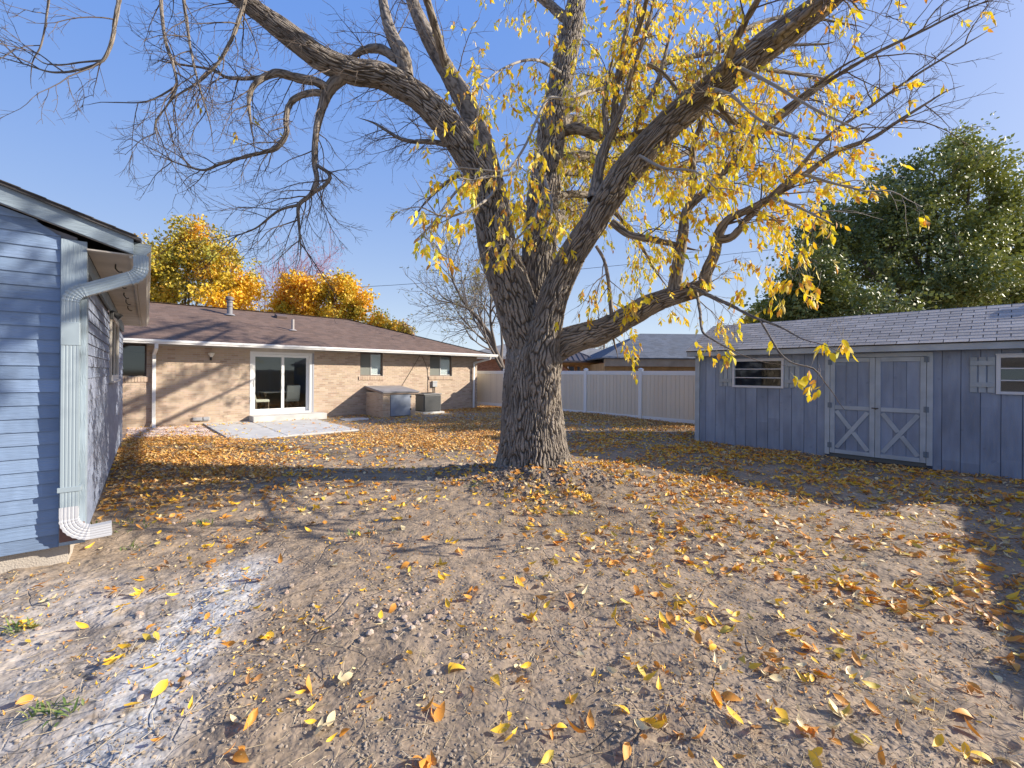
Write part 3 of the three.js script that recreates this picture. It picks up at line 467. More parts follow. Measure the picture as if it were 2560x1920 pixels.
    [[y0 + 0.046, y0 + 0.209], [y0 + 0.231, y0 + 0.399], [y0 + 0.421, y1 - 0.046]].forEach(([a, b], k) => part('pane', bx(x0 + 0.051, x1 - 0.051, a, b, -0.003, 0.001).translate(0, -(a + b) / 2, 0).rotateX([0.015, -0.02, 0.03][k]).translate(0, (a + b) / 2, 0), glass, f));
    for (const sx of [x0 - 0.29, x1 + 0.01]) { const sh = part('shutter', [0, 1, 2].map((k) => rbx(sx + k * 0.099, sx + k * 0.099 + 0.082, y0 + 0.02, y1 - 0.03, 0.001, 0.018)), shut, s); for (const y of [y0 + 0.11, y1 - 0.165]) part('batten', rbx(sx, sx + 0.28, y, y + 0.075, 0.018, 0.034), shut, sh); }
  }
  // roof
  const zE = 0.2, yE = 2.17, zR = -1.25, yR = 2.875, sl = Math.hypot(zE - zR, yR - yE), an = Math.atan2(yR - yE, zE - zR);
  part('fascia', rbx(-0.16, Lx + 0.16, 2.045, 2.155, 0.16, 0.185), trH, s); part('soffit', bx(-0.15, Lx + 0.15, 2.045, 2.06, 0.023, 0.159), M(0.2, 0.23, 0.27, 0.8), s);
  for (const x of [-0.16, Lx + 0.135]) { const sh = new THREE.Shape(); sh.moveTo(-0.186, 2.05); sh.lineTo(1.25, 2.75); sh.lineTo(2.7, 2.05); sh.lineTo(2.7, 2.16); sh.lineTo(1.25, 2.862); sh.lineTo(-0.186, 2.16); part('rake_board', new THREE.ExtrudeGeometry(sh, { depth: 0.025, bevelEnabled: false }).rotateY(Math.PI / 2).translate(x, 0, 0), trH, s); }
  const rm = M(0.17, 0.16, 0.165, 0.95, { map: granule });
  const roof = part('roof', [slab([[-0.17, yE, zE], [Lx + 0.17, yE, zE], [Lx + 0.17, yR, zR], [-0.17, yR, zR]], 0.02, [1, 0, 0]), slab([[Lx + 0.17, yE, 2 * zR - zE], [-0.17, yE, 2 * zR - zE], [-0.17, yR, zR], [Lx + 0.17, yR, zR]], 0.02, [-1, 0, 0])], M(0.06, 0.055, 0.055, 0.95), s);
  const rms = [0.86, 1.0, 1.12, 0.94].map((k) => M(0.48 * k, 0.445 * k, 0.42 * k, 0.95, { map: granule, bumpMap: fineBump, bumpScale: 0.002 }));
  const N = 12, ex = sl / N; let cnt = 0;
  for (let r = 0; r < N; r++) for (let k = 0; k < 25; k++) {
    const a = Math.max(-0.18, -0.18 + k * 0.3 - (r % 2) * 0.15 + rr(-0.003, 0.003)), b = Math.min(Lx + 0.18, -0.18 + (k + 1) * 0.3 - (r % 2) * 0.15 - 0.011); if (b - a < 0.03) continue;
    const o = part('shingle', bx(a, b, 0, 0.005, -ex - 0.012, 0.008), pick(rms), roof); cnt++;
    o.rotation.x = an - 0.03; const t = r * ex; o.position.set(0, yE + Math.sin(an) * t + 0.0035 + rr(0, 0.0015), zE - Math.cos(an) * t + 0.012);
  }
  part('ridge_cap', [...Array(22).keys()].map((k) => bx(-0.18 + k * 0.325, -0.18 + k * 0.325 + 0.315, -0.003, 0.003, -0.13, 0).rotateX(0).translate(0, 0, 0)).flatMap((q) => [q.clone().rotateX(-an + 0).translate(0, yR + 0.013, zR), q.clone().rotateX(an).translate(0, yR + 0.013, zR)].slice(0, 1)), rms[0], roof);
}
const sL = (x, y, z) => V(x, y, z).applyAxisAngle(V(0, 1, 0), ST).add(V(...SO));
{ const t = thing('solar_light', 'small white solar panel light on the ridge of the blue shed', 'solar light', sL(5.42, 2.88, -1.3).toArray(), ST);
  part('bracket', [bx(-0.02, 0.02, -0.02, 0.08, -0.02, 0.02), rbx(-0.13, 0.13, -0.01, 0.03, -0.09, 0.09)], M(0.7, 0.66, 0.5, 0.5), t);
  part('panel', rbx(-0.17, 0.17, 0, 0.022, -0.11, 0.11, 0.006).rotateX(0.45).translate(0, 0.08, 0), whiteP, t); part('cells', bx(-0.14, 0.14, 0.0225, 0.025, -0.085, 0.085).rotateX(0.45).translate(0, 0.08, 0), M(0.12, 0.14, 0.2, 0.25), t); }

// ---------------------------------------------------------------- vinyl fences
const tanV = [[0.78, 0.68, 0.54], [0.75, 0.65, 0.52], [0.8, 0.7, 0.56]].map((c) => M(...c, 0.5)), postV = M(0.86, 0.85, 0.83, 0.45);
function fence(label, posts, group) {
  const f = thing('vinyl_fence', label, 'fence', [posts[0][0], 0, posts[0][1]]), H = 1.74;
  const rel = posts.map(([x, z]) => V(x - posts[0][0], gh(x, z) - 0.02, z - posts[0][1]));
  const pg = rbx(-0.065, 0.065, -0.3, H + 0.03, -0.065, 0.065, 0.008), cg = mergeGeometries([rbx(-0.075, 0.075, H + 0.03, H + 0.055, -0.075, 0.075, 0.006), new THREE.ConeGeometry(0.1, 0.04, 4).rotateY(Math.PI / 4).translate(0, H + 0.075, 0)].map((q) => (q.index ? q.toNonIndexed() : q)));
  const dir = rel[1].clone().sub(rel[0]).setY(0), turn = Math.atan2(-dir.z, dir.x);
  for (const p of rel) { const o = part('post', pg, postV, f); o.position.copy(p).setY(0); o.rotation.y = turn; part('post_cap', cg, postV, o); }
  const pk = bx(-0.0735, 0.0735, 0.15, 1.6, -0.016, 0.016);
  for (let i = 0; i < rel.length - 1; i++) {
    const a = rel[i], b = rel[i + 1], L = Math.hypot(b.x - a.x, b.z - a.z) - 0.132, mid = a.clone().add(b).multiplyScalar(0.5).setY(0);
    for (const [y0, y1] of [[0.03, 0.17], [1.585, 1.725]]) { const o = part('rail', rbx(-L / 2, L / 2, y0, y1, -0.025, 0.025, 0.005), postV, f); o.position.copy(mid); o.rotation.y = turn; }
    const n = Math.round(L / 0.152), w = L / n;
    for (let k = 0; k < n; k++) { const o = part('picket', pk, pick(tanV), f), t = -L / 2 + (k + 0.5) * w; o.position.set(mid.x + Math.cos(turn) * t, 0, mid.z - Math.sin(turn) * t); o.scale.x = (w - 0.009) / 0.147; o.rotation.y = turn + rr(-0.004, 0.004); }
  }
}
fence('tan vinyl privacy fence with white posts behind the big tree', [0, 1, 2, 3, 4, 5].map((k) => [6.11 - 1.61 * k, -13.67 - 1.83 * k]));
fence('tan vinyl privacy fence running back from the end of the blue shed', [0, 1, 2, 3].map((k) => [9.6 - 1.63 * k, -6.14 + 1.816 * k]));
// ---------------------------------------------------------------- leaves, twigs and bark builders
function leafGeo(L, W, fold, bend, twist, n = 5) {
  const P = [], U = [], I = [];
  for (let i = 0; i <= n; i++) {
    const t = i / n, w = W * Math.pow(Math.sin(Math.PI * Math.pow(t, 0.78)), 0.85) * (1 - 0.15 * t), a = bend * (t - 0.3), tw = twist * t;
    const y = L * (Math.sin(a) / Math.max(0.2, Math.abs(bend)) * 0 + 0.5 * bend * (t - 0.35) * (t - 0.35)), x = L * t;
    for (const s of [-1, 0, 1]) { const zz = s * w * Math.cos(tw), yy = y + Math.abs(s) * w * fold + s * w * Math.sin(tw); P.push(x, yy, zz); U.push(t, s * 0.5 + 0.5); }
    if (i) { const k = i * 3; for (const c of [0, 1]) I.push(k - 3 + c, k - 2 + c, k + c, k - 2 + c, k + 1 + c, k + c); }
  }
  const g = new THREE.BufferGeometry(); g.setAttribute('position', new THREE.Float32BufferAttribute(P, 3)); g.setAttribute('uv', new THREE.Float32BufferAttribute(U, 2)); g.setIndex(I); g.computeVertexNormals(); return g;
}
// one tube with bark relief pushed into the surface
function frames(pts, rad, segLen) {
  const curve = new THREE.CatmullRomCurve3(pts, false, 'centripetal'), L = curve.getLength(), n = Math.max(3, Math.ceil(L / segLen)), out = [];
  const div = curve.getLengths(200), tAt = (s) => { let i = 1; while (i < 200 && div[i] < s) i++; return (i - 1 + (s - div[i - 1]) / Math.max(1e-6, div[i] - div[i - 1])) / 200; };
  let N = null;
  for (let i = 0; i <= n; i++) {
    const u = Math.min(1, Math.max(0, tAt(L * i / n))), p = curve.getPoint(u), T = curve.getTangent(u), k = u * (rad.length - 1), j = Math.min(rad.length - 2, Math.floor(k));
    if (!N) { N = V(0.3, 0.1, 1).cross(T).normalize(); } else N.sub(T.clone().multiplyScalar(N.dot(T))).normalize();
    out.push({ p, T, N: N.clone(), B: T.clone().cross(N), r: rad[j] + (rad[j + 1] - rad[j]) * (k - j), s: L * i / n });
  }
  return out;
}
function barkTube(pts, rad, radial, segLen, amp, sd, flare = 0) {
  const per = Math.max(5, Math.round(rad.reduce((x, y) => x + y, 0) / rad.length * 6.283 / 0.04)), F = frames(pts, rad, segLen), P = [], U = [], K = [], I = [], n = radial + 1, q = V();
  F.forEach((f, i) => {
    for (let k = 0; k <= radial; k++) {
      const th = (k % radial) / radial * Math.PI * 2, c = Math.cos(th), s = Math.sin(th);
      let r = f.r; if (flare) { const e = Math.exp(-f.s * 2.6); r *= 1 + flare * e * (0.12 * Math.sin(5 * th + 1) + 0.08 * Math.sin(9 * th + 2)); r *= 1 + 0.035 * Math.sin(2 * th + f.s) + 0.03 * noise(c * 1.5, s * 1.5, f.s * 1.5); } else r *= 1 + 0.1 * noise(c * 1.2, s * 1.2, f.s * 3.0 + sd);
      const X = c * Math.max(0.05, f.r) * 15 + sd, Y = s * Math.max(0.05, f.r) * 15, Z = f.s * 2.3, am = amp * Math.min(1, f.r / rad[0] * 1.25);
      const w1 = noise(X * 0.35, Y * 0.35, Z * 1.3 + 5), w2 = noise(X * 0.9, Y * 0.9, Z * 3 + 25);
      const cu = (k % radial) / radial * per + 1.1 * w1 + 0.6 * w2, cv = f.s * 3.1 + 0.9 * noise(X * 0.6, Y * 0.6, Z + 60) + sd;
      const e = crack(cu, cv, per), fine = noise(X * 3.2, Y * 3.2, Z * 4), brk = Math.abs(noise(X * 0.8, Y * 0.8, Z * 5 + 80));
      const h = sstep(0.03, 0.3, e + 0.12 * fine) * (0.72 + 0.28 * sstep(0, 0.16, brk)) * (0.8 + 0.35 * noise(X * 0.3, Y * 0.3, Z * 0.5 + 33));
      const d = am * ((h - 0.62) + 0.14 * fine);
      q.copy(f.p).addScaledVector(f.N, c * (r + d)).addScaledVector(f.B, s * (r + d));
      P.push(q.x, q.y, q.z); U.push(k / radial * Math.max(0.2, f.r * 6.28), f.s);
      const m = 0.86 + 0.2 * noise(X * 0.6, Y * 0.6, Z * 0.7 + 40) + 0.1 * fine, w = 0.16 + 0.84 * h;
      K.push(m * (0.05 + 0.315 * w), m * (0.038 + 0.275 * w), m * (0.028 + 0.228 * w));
    }
    if (i) for (let k = 0; k < radial; k++) { const a = (i - 1) * n + k, b = i * n + k; I.push(a, a + 1, b, a + 1, b + 1, b); }
  });
  const g = new THREE.BufferGeometry(); g.setAttribute('position', new THREE.Float32BufferAttribute(P, 3)); g.setAttribute('uv', new THREE.Float32BufferAttribute(U, 2)); g.setAttribute('color', new THREE.Float32BufferAttribute(K, 3)); g.setIndex(I); g.computeVertexNormals();
  const N = g.attributes.normal; for (let i = 0; i < F.length; i++) { const a = i * n, b = a + radial; const v = V(N.getX(a) + N.getX(b), N.getY(a) + N.getY(b), N.getZ(a) + N.getZ(b)).normalize(); N.setXYZ(a, v.x, v.y, v.z); N.setXYZ(b, v.x, v.y, v.z); }
  return g;
}
// many thin twigs collected into one geometry
class Twigs {
  constructor() { this.P = []; this.N = []; this.U = []; this.I = []; }
  add(pts, r0, r1, sides = 3) {
    const n = pts.length; let prev = null; const base = this.P.length / 3;
    for (let i = 0; i < n; i++) {
      const T = pts[Math.min(n - 1, i + 1)].clone().sub(pts[Math.max(0, i - 1)]).normalize();
      if (!prev) prev = Math.abs(T.y) > 0.9 ? V(1, 0, 0) : V(0, 1, 0);
      const N = prev.clone().sub(T.clone().multiplyScalar(prev.dot(T))).normalize(), B = T.clone().cross(N), r = r0 + (r1 - r0) * i / (n - 1); prev = N;
      for (let k = 0; k < sides; k++) { const a = k / sides * 6.2832, d = N.clone().multiplyScalar(Math.cos(a)).addScaledVector(B, Math.sin(a)); this.P.push(pts[i].x + d.x * r, pts[i].y + d.y * r, pts[i].z + d.z * r); this.N.push(d.x, d.y, d.z); this.U.push(k / sides * 0.1, i * 0.05); }
      if (i) for (let k = 0; k < sides; k++) { const a = base + (i - 1) * sides + k, b = base + (i - 1) * sides + (k + 1) % sides; this.I.push(a, b, a + sides, b, b + sides, a + sides); }
    }
  }
  geo() { const g = new THREE.BufferGeometry(); g.setAttribute('position', new THREE.Float32BufferAttribute(this.P, 3)); g.setAttribute('normal', new THREE.Float32BufferAttribute(this.N, 3)); g.setAttribute('uv', new THREE.Float32BufferAttribute(this.U, 2)); g.setIndex(this.I); return g; }
}
const rdir = () => { const z = rr(-1, 1), a = rr(0, 6.2832), s = Math.sqrt(1 - z * z); return V(s * Math.cos(a), z, s * Math.sin(a)); };
function wander(p, dir, L, n, bendAmt, grav) {
  const out = [p.clone()], d = dir.clone().normalize(), step = L / n; let c = p.clone();
  for (let i = 0; i < n; i++) { d.addScaledVector(rdir(), bendAmt); d.y += grav * (i < n * 0.6 ? 1 : -0.7); d.normalize(); c = c.clone().addScaledVector(d, step); out.push(c); }
  return out;
}
const onPath = (pts, t) => { const k = t * (pts.length - 1), i = Math.min(pts.length - 2, Math.floor(k)); return [pts[i].clone().lerp(pts[i + 1], k - i), pts[i + 1].clone().sub(pts[i]).normalize()]; };
const offDir = (T, spread) => { const r = rdir(); r.addScaledVector(T, -r.dot(T)).normalize(); return T.clone().addScaledVector(r, spread).normalize(); };

// ---------------------------------------------------------------- the big tree
const barkM = new THREE.MeshStandardMaterial({ color: C(1, 1, 1), vertexColors: true, roughness: 0.95, bumpMap: fineBump, bumpScale: 0.006 });
const twigM = M(0.13, 0.1, 0.08, 0.85), twigPale = M(0.3, 0.27, 0.235, 0.8);
{
  const t = thing('big_tree', 'large old tree with furrowed grey bark and thinning yellow leaves in mid yard', 'tree', [TREE.x, 0, TREE.z]);
  const loc = (a) => a.map(([x, y, d]) => at(x, y, d).sub(V(TREE.x, 0, TREE.z))), rad = (a) => a.map(([, , d, w]) => w / 2 / 1110 * d);
  const limb = (name, a, radial, seg, amp, sd, fl) => part(name, barkTube(loc(a), rad(a), radial, seg, amp, sd, fl), barkM, t);
  limb('trunk', [[1332, 1225, 7.12, 226], [1332, 1185, 7.12, 202], [1332, 1150, 7.12, 178], [1332, 1095, 7.12, 158], [1330, 1015, 7.12, 144], [1330, 955, 7.12, 138], [1331, 900, 7.12, 128], [1331, 855, 7.12, 104], [1330, 815, 7.12, 50]], 480, 0.0095, 0.056, 1, 1);
  const mains = [
    [[1324, 1060, 7.1, 90], [1318, 940, 7.08, 104], [1317, 870, 7.1, 100], [1303, 810, 7.1, 102], [1281, 735, 7.1, 99], [1252, 650, 7.1, 95], [1237, 575, 7.1, 92], [1226, 510, 7.1, 92], [1208, 440, 7.05, 86], [1165, 372, 7, 76], [1110, 303, 6.9, 70], [1040, 238, 6.8, 64], [965, 195, 6.7, 60], [885, 178, 6.6, 58], [815, 152, 6.5, 56], [755, 112, 6.4, 55], [690, 62, 6.3, 50], [610, 5, 6.2, 40], [500, -60, 6.1, 26], [380, -110, 6, 12]],
    [[1342, 1085, 6.95, 80], [1348, 970, 6.95, 100], [1352, 900, 6.93, 104], [1360, 835, 6.9, 88], [1377, 770, 6.85, 74], [1405, 692, 6.8, 67], [1441, 622, 6.75, 65], [1482, 560, 6.7, 64], [1520, 497, 6.65, 67], [1556, 445, 6.6, 71], [1602, 387, 6.5, 72], [1652, 330, 6.4, 70], [1722, 268, 6.3, 70], [1780, 222, 6.2, 70], [1848, 166, 6.1, 71], [1930, 105, 5.95, 70], [2020, 40, 5.8, 62], [2120, -40, 5.6, 46], [2260, -160, 5.4, 24]],
    [[1335, 900, 7.35, 72], [1338, 800, 7.42, 84], [1342, 700, 7.5, 86], [1350, 590, 7.6, 83], [1360, 480, 7.7, 77], [1370, 400, 7.8, 72], [1380, 330, 7.9, 68], [1394, 250, 8.05, 62], [1406, 180, 8.2, 58], [1421, 110, 8.4, 55], [1436, 30, 8.6, 48], [1455, -70, 8.9, 36], [1480, -200, 9.2, 18]],
    [[1345, 945, 7.08, 60], [1374, 886, 7.05, 74], [1410, 858, 7, 73], [1450, 843, 6.95, 66], [1500, 829, 6.9, 62], [1545, 808, 6.8, 58], [1590, 780, 6.7, 54], [1640, 755, 6.6, 49], [1690, 738, 6.5, 45], [1740, 724, 6.4, 40], [1770, 712, 6.35, 32]],
  ];
  mains.forEach((a, i) => limb('limb', a, [380, 300, 280, 270][i], 0.012, [0.044, 0.038, 0.038, 0.03][i], 11 + i * 13));
  const L2 = [
    [[1222, 440, 7.1, 66], [1200, 345, 7.15, 58], [1165, 260, 7.2, 50], [1122, 185, 7.3, 44], [1085, 120, 7.4, 40], [1050, 50, 7.5, 34], [1015, -40, 7.6, 24]],
    [[1015, 195, 6.8, 40], [1005, 136, 6.85, 36], [985, 100, 6.9, 32], [965, 40, 7, 26], [950, -40, 7.1, 18]],
    [[995, 150, 6.85, 20], [950, 122, 6.95, 23], [905, 128, 7.1, 15], [860, 160, 7.3, 8]],
    [[852, 192, 6.6, 36], [822, 225, 6.6, 28], [804, 272, 6.6, 20], [789, 345, 6.55, 15], [786, 407, 6.55, 13], [792, 452, 6.5, 12], [777, 487, 6.5, 11], [748, 512, 6.5, 9], [748, 570, 6.5, 6], [752, 620, 6.5, 3]],
    [[788, 410, 6.55, 9], [826, 440, 6.5, 9], [814, 461, 6.5, 9], [783, 482, 6.5, 9]],
    [[748, 512, 6.5, 8], [700, 525, 6.5, 6], [640, 570, 6.5, 4], [590, 590, 6.5, 2.5]],
    [[824, 222, 6.6, 22], [790, 205, 6.5, 21], [748, 196, 6.5, 20], [690, 183, 6.4, 18], [650, 200, 6.3, 14], [630, 222, 6.3, 11], [622, 255, 6.3, 9], [627, 310, 6.3, 5]],
    [[690, 183, 6.4, 12], [640, 194, 6.4, 10], [570, 194, 6.4, 8], [530, 175, 6.4, 6], [430, 158, 6.4, 4]],
    [[812, 232, 6.6, 15], [768, 234, 6.5, 15], [728, 255, 6.5, 14], [715, 300, 6.45, 12], [716, 331, 6.4, 12], [694, 368, 6.4, 12], [662, 380, 6.4, 10], [629, 388, 6.35, 9], [557, 408, 6.3, 7], [510, 425, 6.3, 5], [465, 415, 6.3, 4], [410, 395, 6.3, 2.5]],
    [[385, -160, 5.8, 12], [398, -50, 5.8, 9], [405, 40, 5.8, 7], [415, 110, 5.8, 6], [432, 160, 5.8, 6], [441, 215, 5.8, 6], [420, 260, 5.8, 4], [389, 306, 5.8, 3.5], [391, 338, 5.8, 2]],
    [[441, 215, 5.8, 5], [400, 240, 5.8, 4], [361, 255, 5.8, 3.5], [287, 256, 5.8, 2.5]],
    [[660, -150, 6, 14], [625, -50, 6, 11], [600, 40, 6, 9], [575, 107, 6, 8], [535, 169, 6, 7], [495, 205, 6, 6], [440, 240, 6, 4]],
    [[440, -160, 5.9, 12], [452, -50, 5.9, 9], [465, 40, 5.9, 7], [478, 130, 5.9, 5], [495, 205, 5.9, 5], [520, 290, 5.9, 3]],
    [[350, -200, 5.2, 14], [310, -60, 5.2, 11], [290, 40, 5.2, 9], [278, 107, 5.2, 8], [257, 151, 5.2, 7], [230, 165, 5.2, 6], [181, 178, 5.2, 5], [127, 180, 5.2, 4], [60, 160, 5.2, 3], [0, 143, 5.2, 2]],
    [[257, 151, 5.2, 5], [210, 155, 5.2, 4], [150, 162, 5.2, 3.5], [110, 158, 5.2, 3], [85, 140, 5.2, 2.5], [66, 128, 5.2, 2]],
    [[150, -140, 5.2, 8], [125, -20, 5.2, 6], [112, 70, 5.2, 4], [100, 120, 5.2, 3.5], [85, 145, 5.2, 3]],
    // right side
    [[1484, 500, 6.7, 34], [1489, 470, 6.75, 28], [1498, 420, 6.8, 27], [1508, 380, 6.85, 26], [1533, 325, 6.9, 22], [1537, 270, 6.95, 18], [1541, 215, 7, 17], [1552, 150, 7.05, 15], [1560, 105, 7.1, 13], [1575, 10, 7.2, 9]],
    [[1520, 345, 6.9, 18], [1512, 290, 6.9, 14], [1514, 240, 6.9, 12], [1518, 217, 6.9, 11]],
    [[1500, 400, 6.8, 16], [1530, 330, 6.75, 17], [1560, 255, 6.7, 16], [1583, 175, 6.65, 14], [1601, 122, 6.6, 12], [1620, 60, 6.5, 9], [1640, -20, 6.5, 6]],
    [[1585, 172, 6.65, 10], [1625, 165, 6.6, 10], [1665, 190, 6.5, 9], [1700, 235, 6.4, 9], [1750, 260, 6.2, 8], [1815, 300, 6, 7], [1832, 350, 5.9, 5], [1835, 400, 5.9, 3]],
    [[1405, 330, 7.9, 24], [1440, 322, 7.8, 27], [1500, 342, 7.6, 25], [1545, 350, 7.3, 16], [1594, 331, 7, 12]],
    [[1590, 340, 7, 16], [1595, 300, 7.1, 14], [1640, 215, 7.2, 12], [1660, 150, 7.3, 9], [1680, 60, 7.4, 6]],
    [[1530, 555, 6.7, 18], [1570, 585, 6.6, 17], [1620, 597, 6.5, 16], [1690, 612, 6.5, 12]],
    [[1490, 615, 6.7, 8], [1510, 650, 6.7, 8], [1519, 690, 6.7, 9], [1525, 745, 6.75, 10], [1530, 805, 6.8, 11]],
    [[1685, 742, 6.5, 36], [1690, 690, 6.5, 30], [1700, 630, 6.5, 28], [1708, 580, 6.5, 26], [1718, 525, 6.5, 23], [1762, 480, 6.4, 18], [1812, 428, 6.3, 16], [1868, 365, 6.2, 14], [1930, 300, 6.1, 11], [2010, 235, 6, 9], [2100, 170, 5.9, 6]],
    [[1718, 530, 6.5, 20], [1733, 465, 6.55, 18], [1731, 405, 6.6, 16], [1740, 345, 6.7, 14], [1760, 300, 6.8, 11], [1790, 220, 6.9, 8], [1800, 110, 7, 5]],
    [[1762, 722, 6.35, 33], [1764, 690, 6.3, 29], [1786, 635, 6.25, 26], [1797, 585, 6.2, 24], [1820, 550, 6.1, 20], [1870, 525, 6, 18], [1926, 495, 5.9, 16], [2011, 437, 5.75, 14], [2095, 378, 5.6, 12], [2180, 345, 5.5, 10], [2250, 300, 5.4, 8], [2330, 250, 5.3, 5]],
    [[1797, 600, 6.2, 20], [1830, 592, 6.1, 18], [1870, 545, 6.05, 17], [1905, 512, 6, 14], [1990, 430, 5.9, 11], [2060, 350, 5.8, 9], [2170, 270, 5.7, 7], [2264, 205, 5.6, 6], [2412, 112, 5.5, 4]],
    [[1851, 378, 6.2, 14], [1969, 281, 6, 12], [2061, 210, 5.9, 10], [2180, 138, 5.7, 8], [2300, 80, 5.6, 6], [2420, 20, 5.5, 4]],
    [[1720, 712, 6.4, 10], [1770, 737, 5.6, 9], [1830, 765, 5, 8], [1887, 794, 4.6, 7], [1949, 817, 4.3, 5], [2000, 845, 4.1, 3]],
    [[1900, 800, 4.5, 5], [1933, 856, 4.4, 5], [1953, 887, 4.3, 5], [1980, 907, 4.25, 4.5], [2034, 922, 4.2, 4], [2055, 945, 4.15, 3]],
    [[1740, 722, 6.3, 8], [1750, 780, 5.6, 7], [1757, 830, 5.2, 6], [1775, 845, 5, 5], [1810, 865, 4.9, 4], [1850, 885, 4.85, 2]],
    // further back and overhead
    [[1360, 430, 7.7, 30], [1450, 390, 8.5, 26], [1580, 420, 9.5, 20], [1720, 380, 10.5, 14], [1880, 300, 11, 8]],
    [[1385, 300, 8, 26], [1500, 210, 9, 20], [1650, 160, 10, 15], [1850, 120, 10.5, 10], [2060, 110, 11, 5]],
    [[1325, 560, 7.3, 24], [1400, 490, 8.2, 20], [1500, 500, 9, 15], [1580, 580, 9.5, 10], [1640, 680, 9.5, 6]],
    [[1165, 372, 7.1, 16], [1080, 355, 7.6, 12], [1010, 350, 8, 9], [940, 310, 8.3, 6]],
    [[1190, 480, 7.1, 12], [1150, 440, 7.3, 10], [1100, 470, 7.4, 8], [1060, 510, 7.5, 5]],
    [[1430, 60, 8.5, 26], [1330, -20, 9, 18], [1200, -80, 9.5, 10]],
    [[1800, 205, 6.2, 22], [1860, 60, 5.2, 17], [1960, -100, 4.5, 13], [2080, -280, 3.9, 9], [2200, -420, 3.6, 5]],
    [[1120, 185, 7.3, 22], [1060, -20, 6.4, 18], [980, -200, 5.6, 14], [860, -380, 5, 9], [700, -500, 4.6, 5]],
    [[1541, 215, 7, 15], [1600, 60, 6.2, 12], [1640, -90, 5.4, 10], [1700, -260, 4.8, 7]],
    [[1720, 270, 6.4, 18], [1760, 170, 7.2, 15], [1850, 80, 8, 12], [1980, 40, 8.6, 8], [2120, 60, 9, 4]],
    [[1600, 390, 6.7, 16], [1660, 420, 7.4, 13], [1760, 400, 8.2, 10], [1880, 420, 8.8, 6]],
    [[1362, 470, 7.75, 40], [1372, 420, 9.5, 30], [1400, 400, 12, 22], [1420, 400, 14.5, 15], [1440, 410, 17, 7]],
    [[1345, 640, 7.5, 34], [1330, 560, 9, 24], [1300, 520, 11.5, 17], [1250, 520, 14, 11], [1200, 540, 16, 5]],
    [[1345, 690, 7.5, 28], [1340, 650, 9.5, 20], [1320, 640, 12, 14], [1290, 650, 14.5, 9], [1260, 660, 16, 4]],
    [[1372, 560, 7.7, 34], [1420, 530, 9.5, 24], [1440, 520, 12, 18], [1450, 510, 14.5, 12], [1455, 500, 17, 5]],
    [[1378, 420, 7.8, 34], [1480, 430, 10, 24], [1540, 440, 12.5, 18], [1580, 445, 15, 10], [1600, 450, 17, 5]],
    [[1380, 330, 7.95, 34], [1420, 300, 10, 24], [1480, 300, 12.5, 17], [1520, 320, 15, 10], [1540, 340, 17, 5]],
    [[2260, -160, 5.4, 22], [2330, -190, 4.7, 20], [2560, -400, 3.5, 18], [2850, -700, 2.6, 16], [3100, -900, 2.1, 10]],
    [[1930, 105, 5.95, 26], [2087, -24, 4.4, 22], [2194, -143, 3.4, 17], [2390, -304, 2.6, 10], [2500, -420, 2.2, 5]],
    [[2020, 40, 5.8, 26], [2180, -150, 4.4, 22], [2450, -300, 3.4, 17], [2700, -450, 2.8, 10], [2900, -600, 2.4, 6]],
    [[2120, -40, 5.6, 24], [2300, -200, 4.8, 20], [2500, -260, 4.1, 15], [2800, -380, 3.4, 9], [3000, -420, 3, 5]],
    [[2080, -280, 3.9, 12], [2250, -560, 3.0, 11], [2500, -800, 2.3, 8], [2700, -950, 2.0, 5]],
    [[1655, 330, 6.4, 24], [1740, 200, 7, 18], [1830, 170, 7.6, 14], [1960, 180, 8.2, 9], [2080, 200, 8.6, 5]],
    [[1780, 222, 6.2, 24], [1830, 300, 6.8, 16], [1930, 330, 7.4, 11], [2050, 350, 7.8, 6]],
  ];
  const shoots = [ // pale young shoots round the limbs
    [[1511, 221, 6.9, 9], [1482, 226, 6.5, 8], [1440, 240, 6.1, 8], [1410, 248, 5.9, 8], [1374, 245, 5.7, 8], [1345, 292, 5.5, 7], [1320, 350, 5.4, 6], [1298, 389, 5.3, 6], [1269, 425, 5.2, 6], [1182, 422, 5.1, 4], [1145, 418, 5, 3]],
    [[1298, 389, 5.3, 5], [1290, 430, 5.2, 5], [1226, 443, 5.1, 4], [1180, 450, 5, 4], [1146, 443, 4.9, 3]],
    [[1240, 470, 6.8, 8], [1215, 500, 6, 7], [1161, 530, 5.4, 6], [1110, 541, 5.1, 5], [1056, 519, 4.9, 3]],
    [[1220, 440, 6.8, 8], [1150, 470, 6, 7], [1080, 560, 5.4, 5], [1040, 600, 5.2, 3]],
    [[1350, 500, 7.2, 8], [1330, 560, 6.4, 7], [1290, 600, 5.9, 5], [1260, 650, 5.6, 3]],
    [[1360, 440, 7.3, 8], [1380, 520, 6.5, 6], [1360, 600, 6, 4]],
    [[1600, 390, 6.2, 8], [1660, 420, 5.6, 7], [1740, 430, 5.1, 5], [1800, 480, 4.8, 3]],
    [[1780, 222, 5.9, 9], [1830, 240, 5.2, 8], [1900, 300, 4.7, 6], [1990, 340, 4.3, 4]],
    [[1850, 170, 5.8, 9], [1930, 210, 5.1, 8], [2050, 280, 4.6, 6], [2160, 330, 4.2, 4]],
    [[1930, 495, 5.7, 8], [2000, 520, 5, 6], [2080, 560, 4.6, 4]],
    [[2011, 437, 5.6, 8], [2090, 460, 5, 6], [2170, 480, 4.6, 4]],
    [[1400, 180, 7.8, 8], [1340, 150, 6.8, 7], [1260, 170, 5.9, 5], [1180, 230, 5.3, 3]],
  ];
  seed = 4101;
  const tw = new Twigs(), pale = new Twigs(), leaves = [];
  const toW = V(TREE.x, 0, TREE.z);
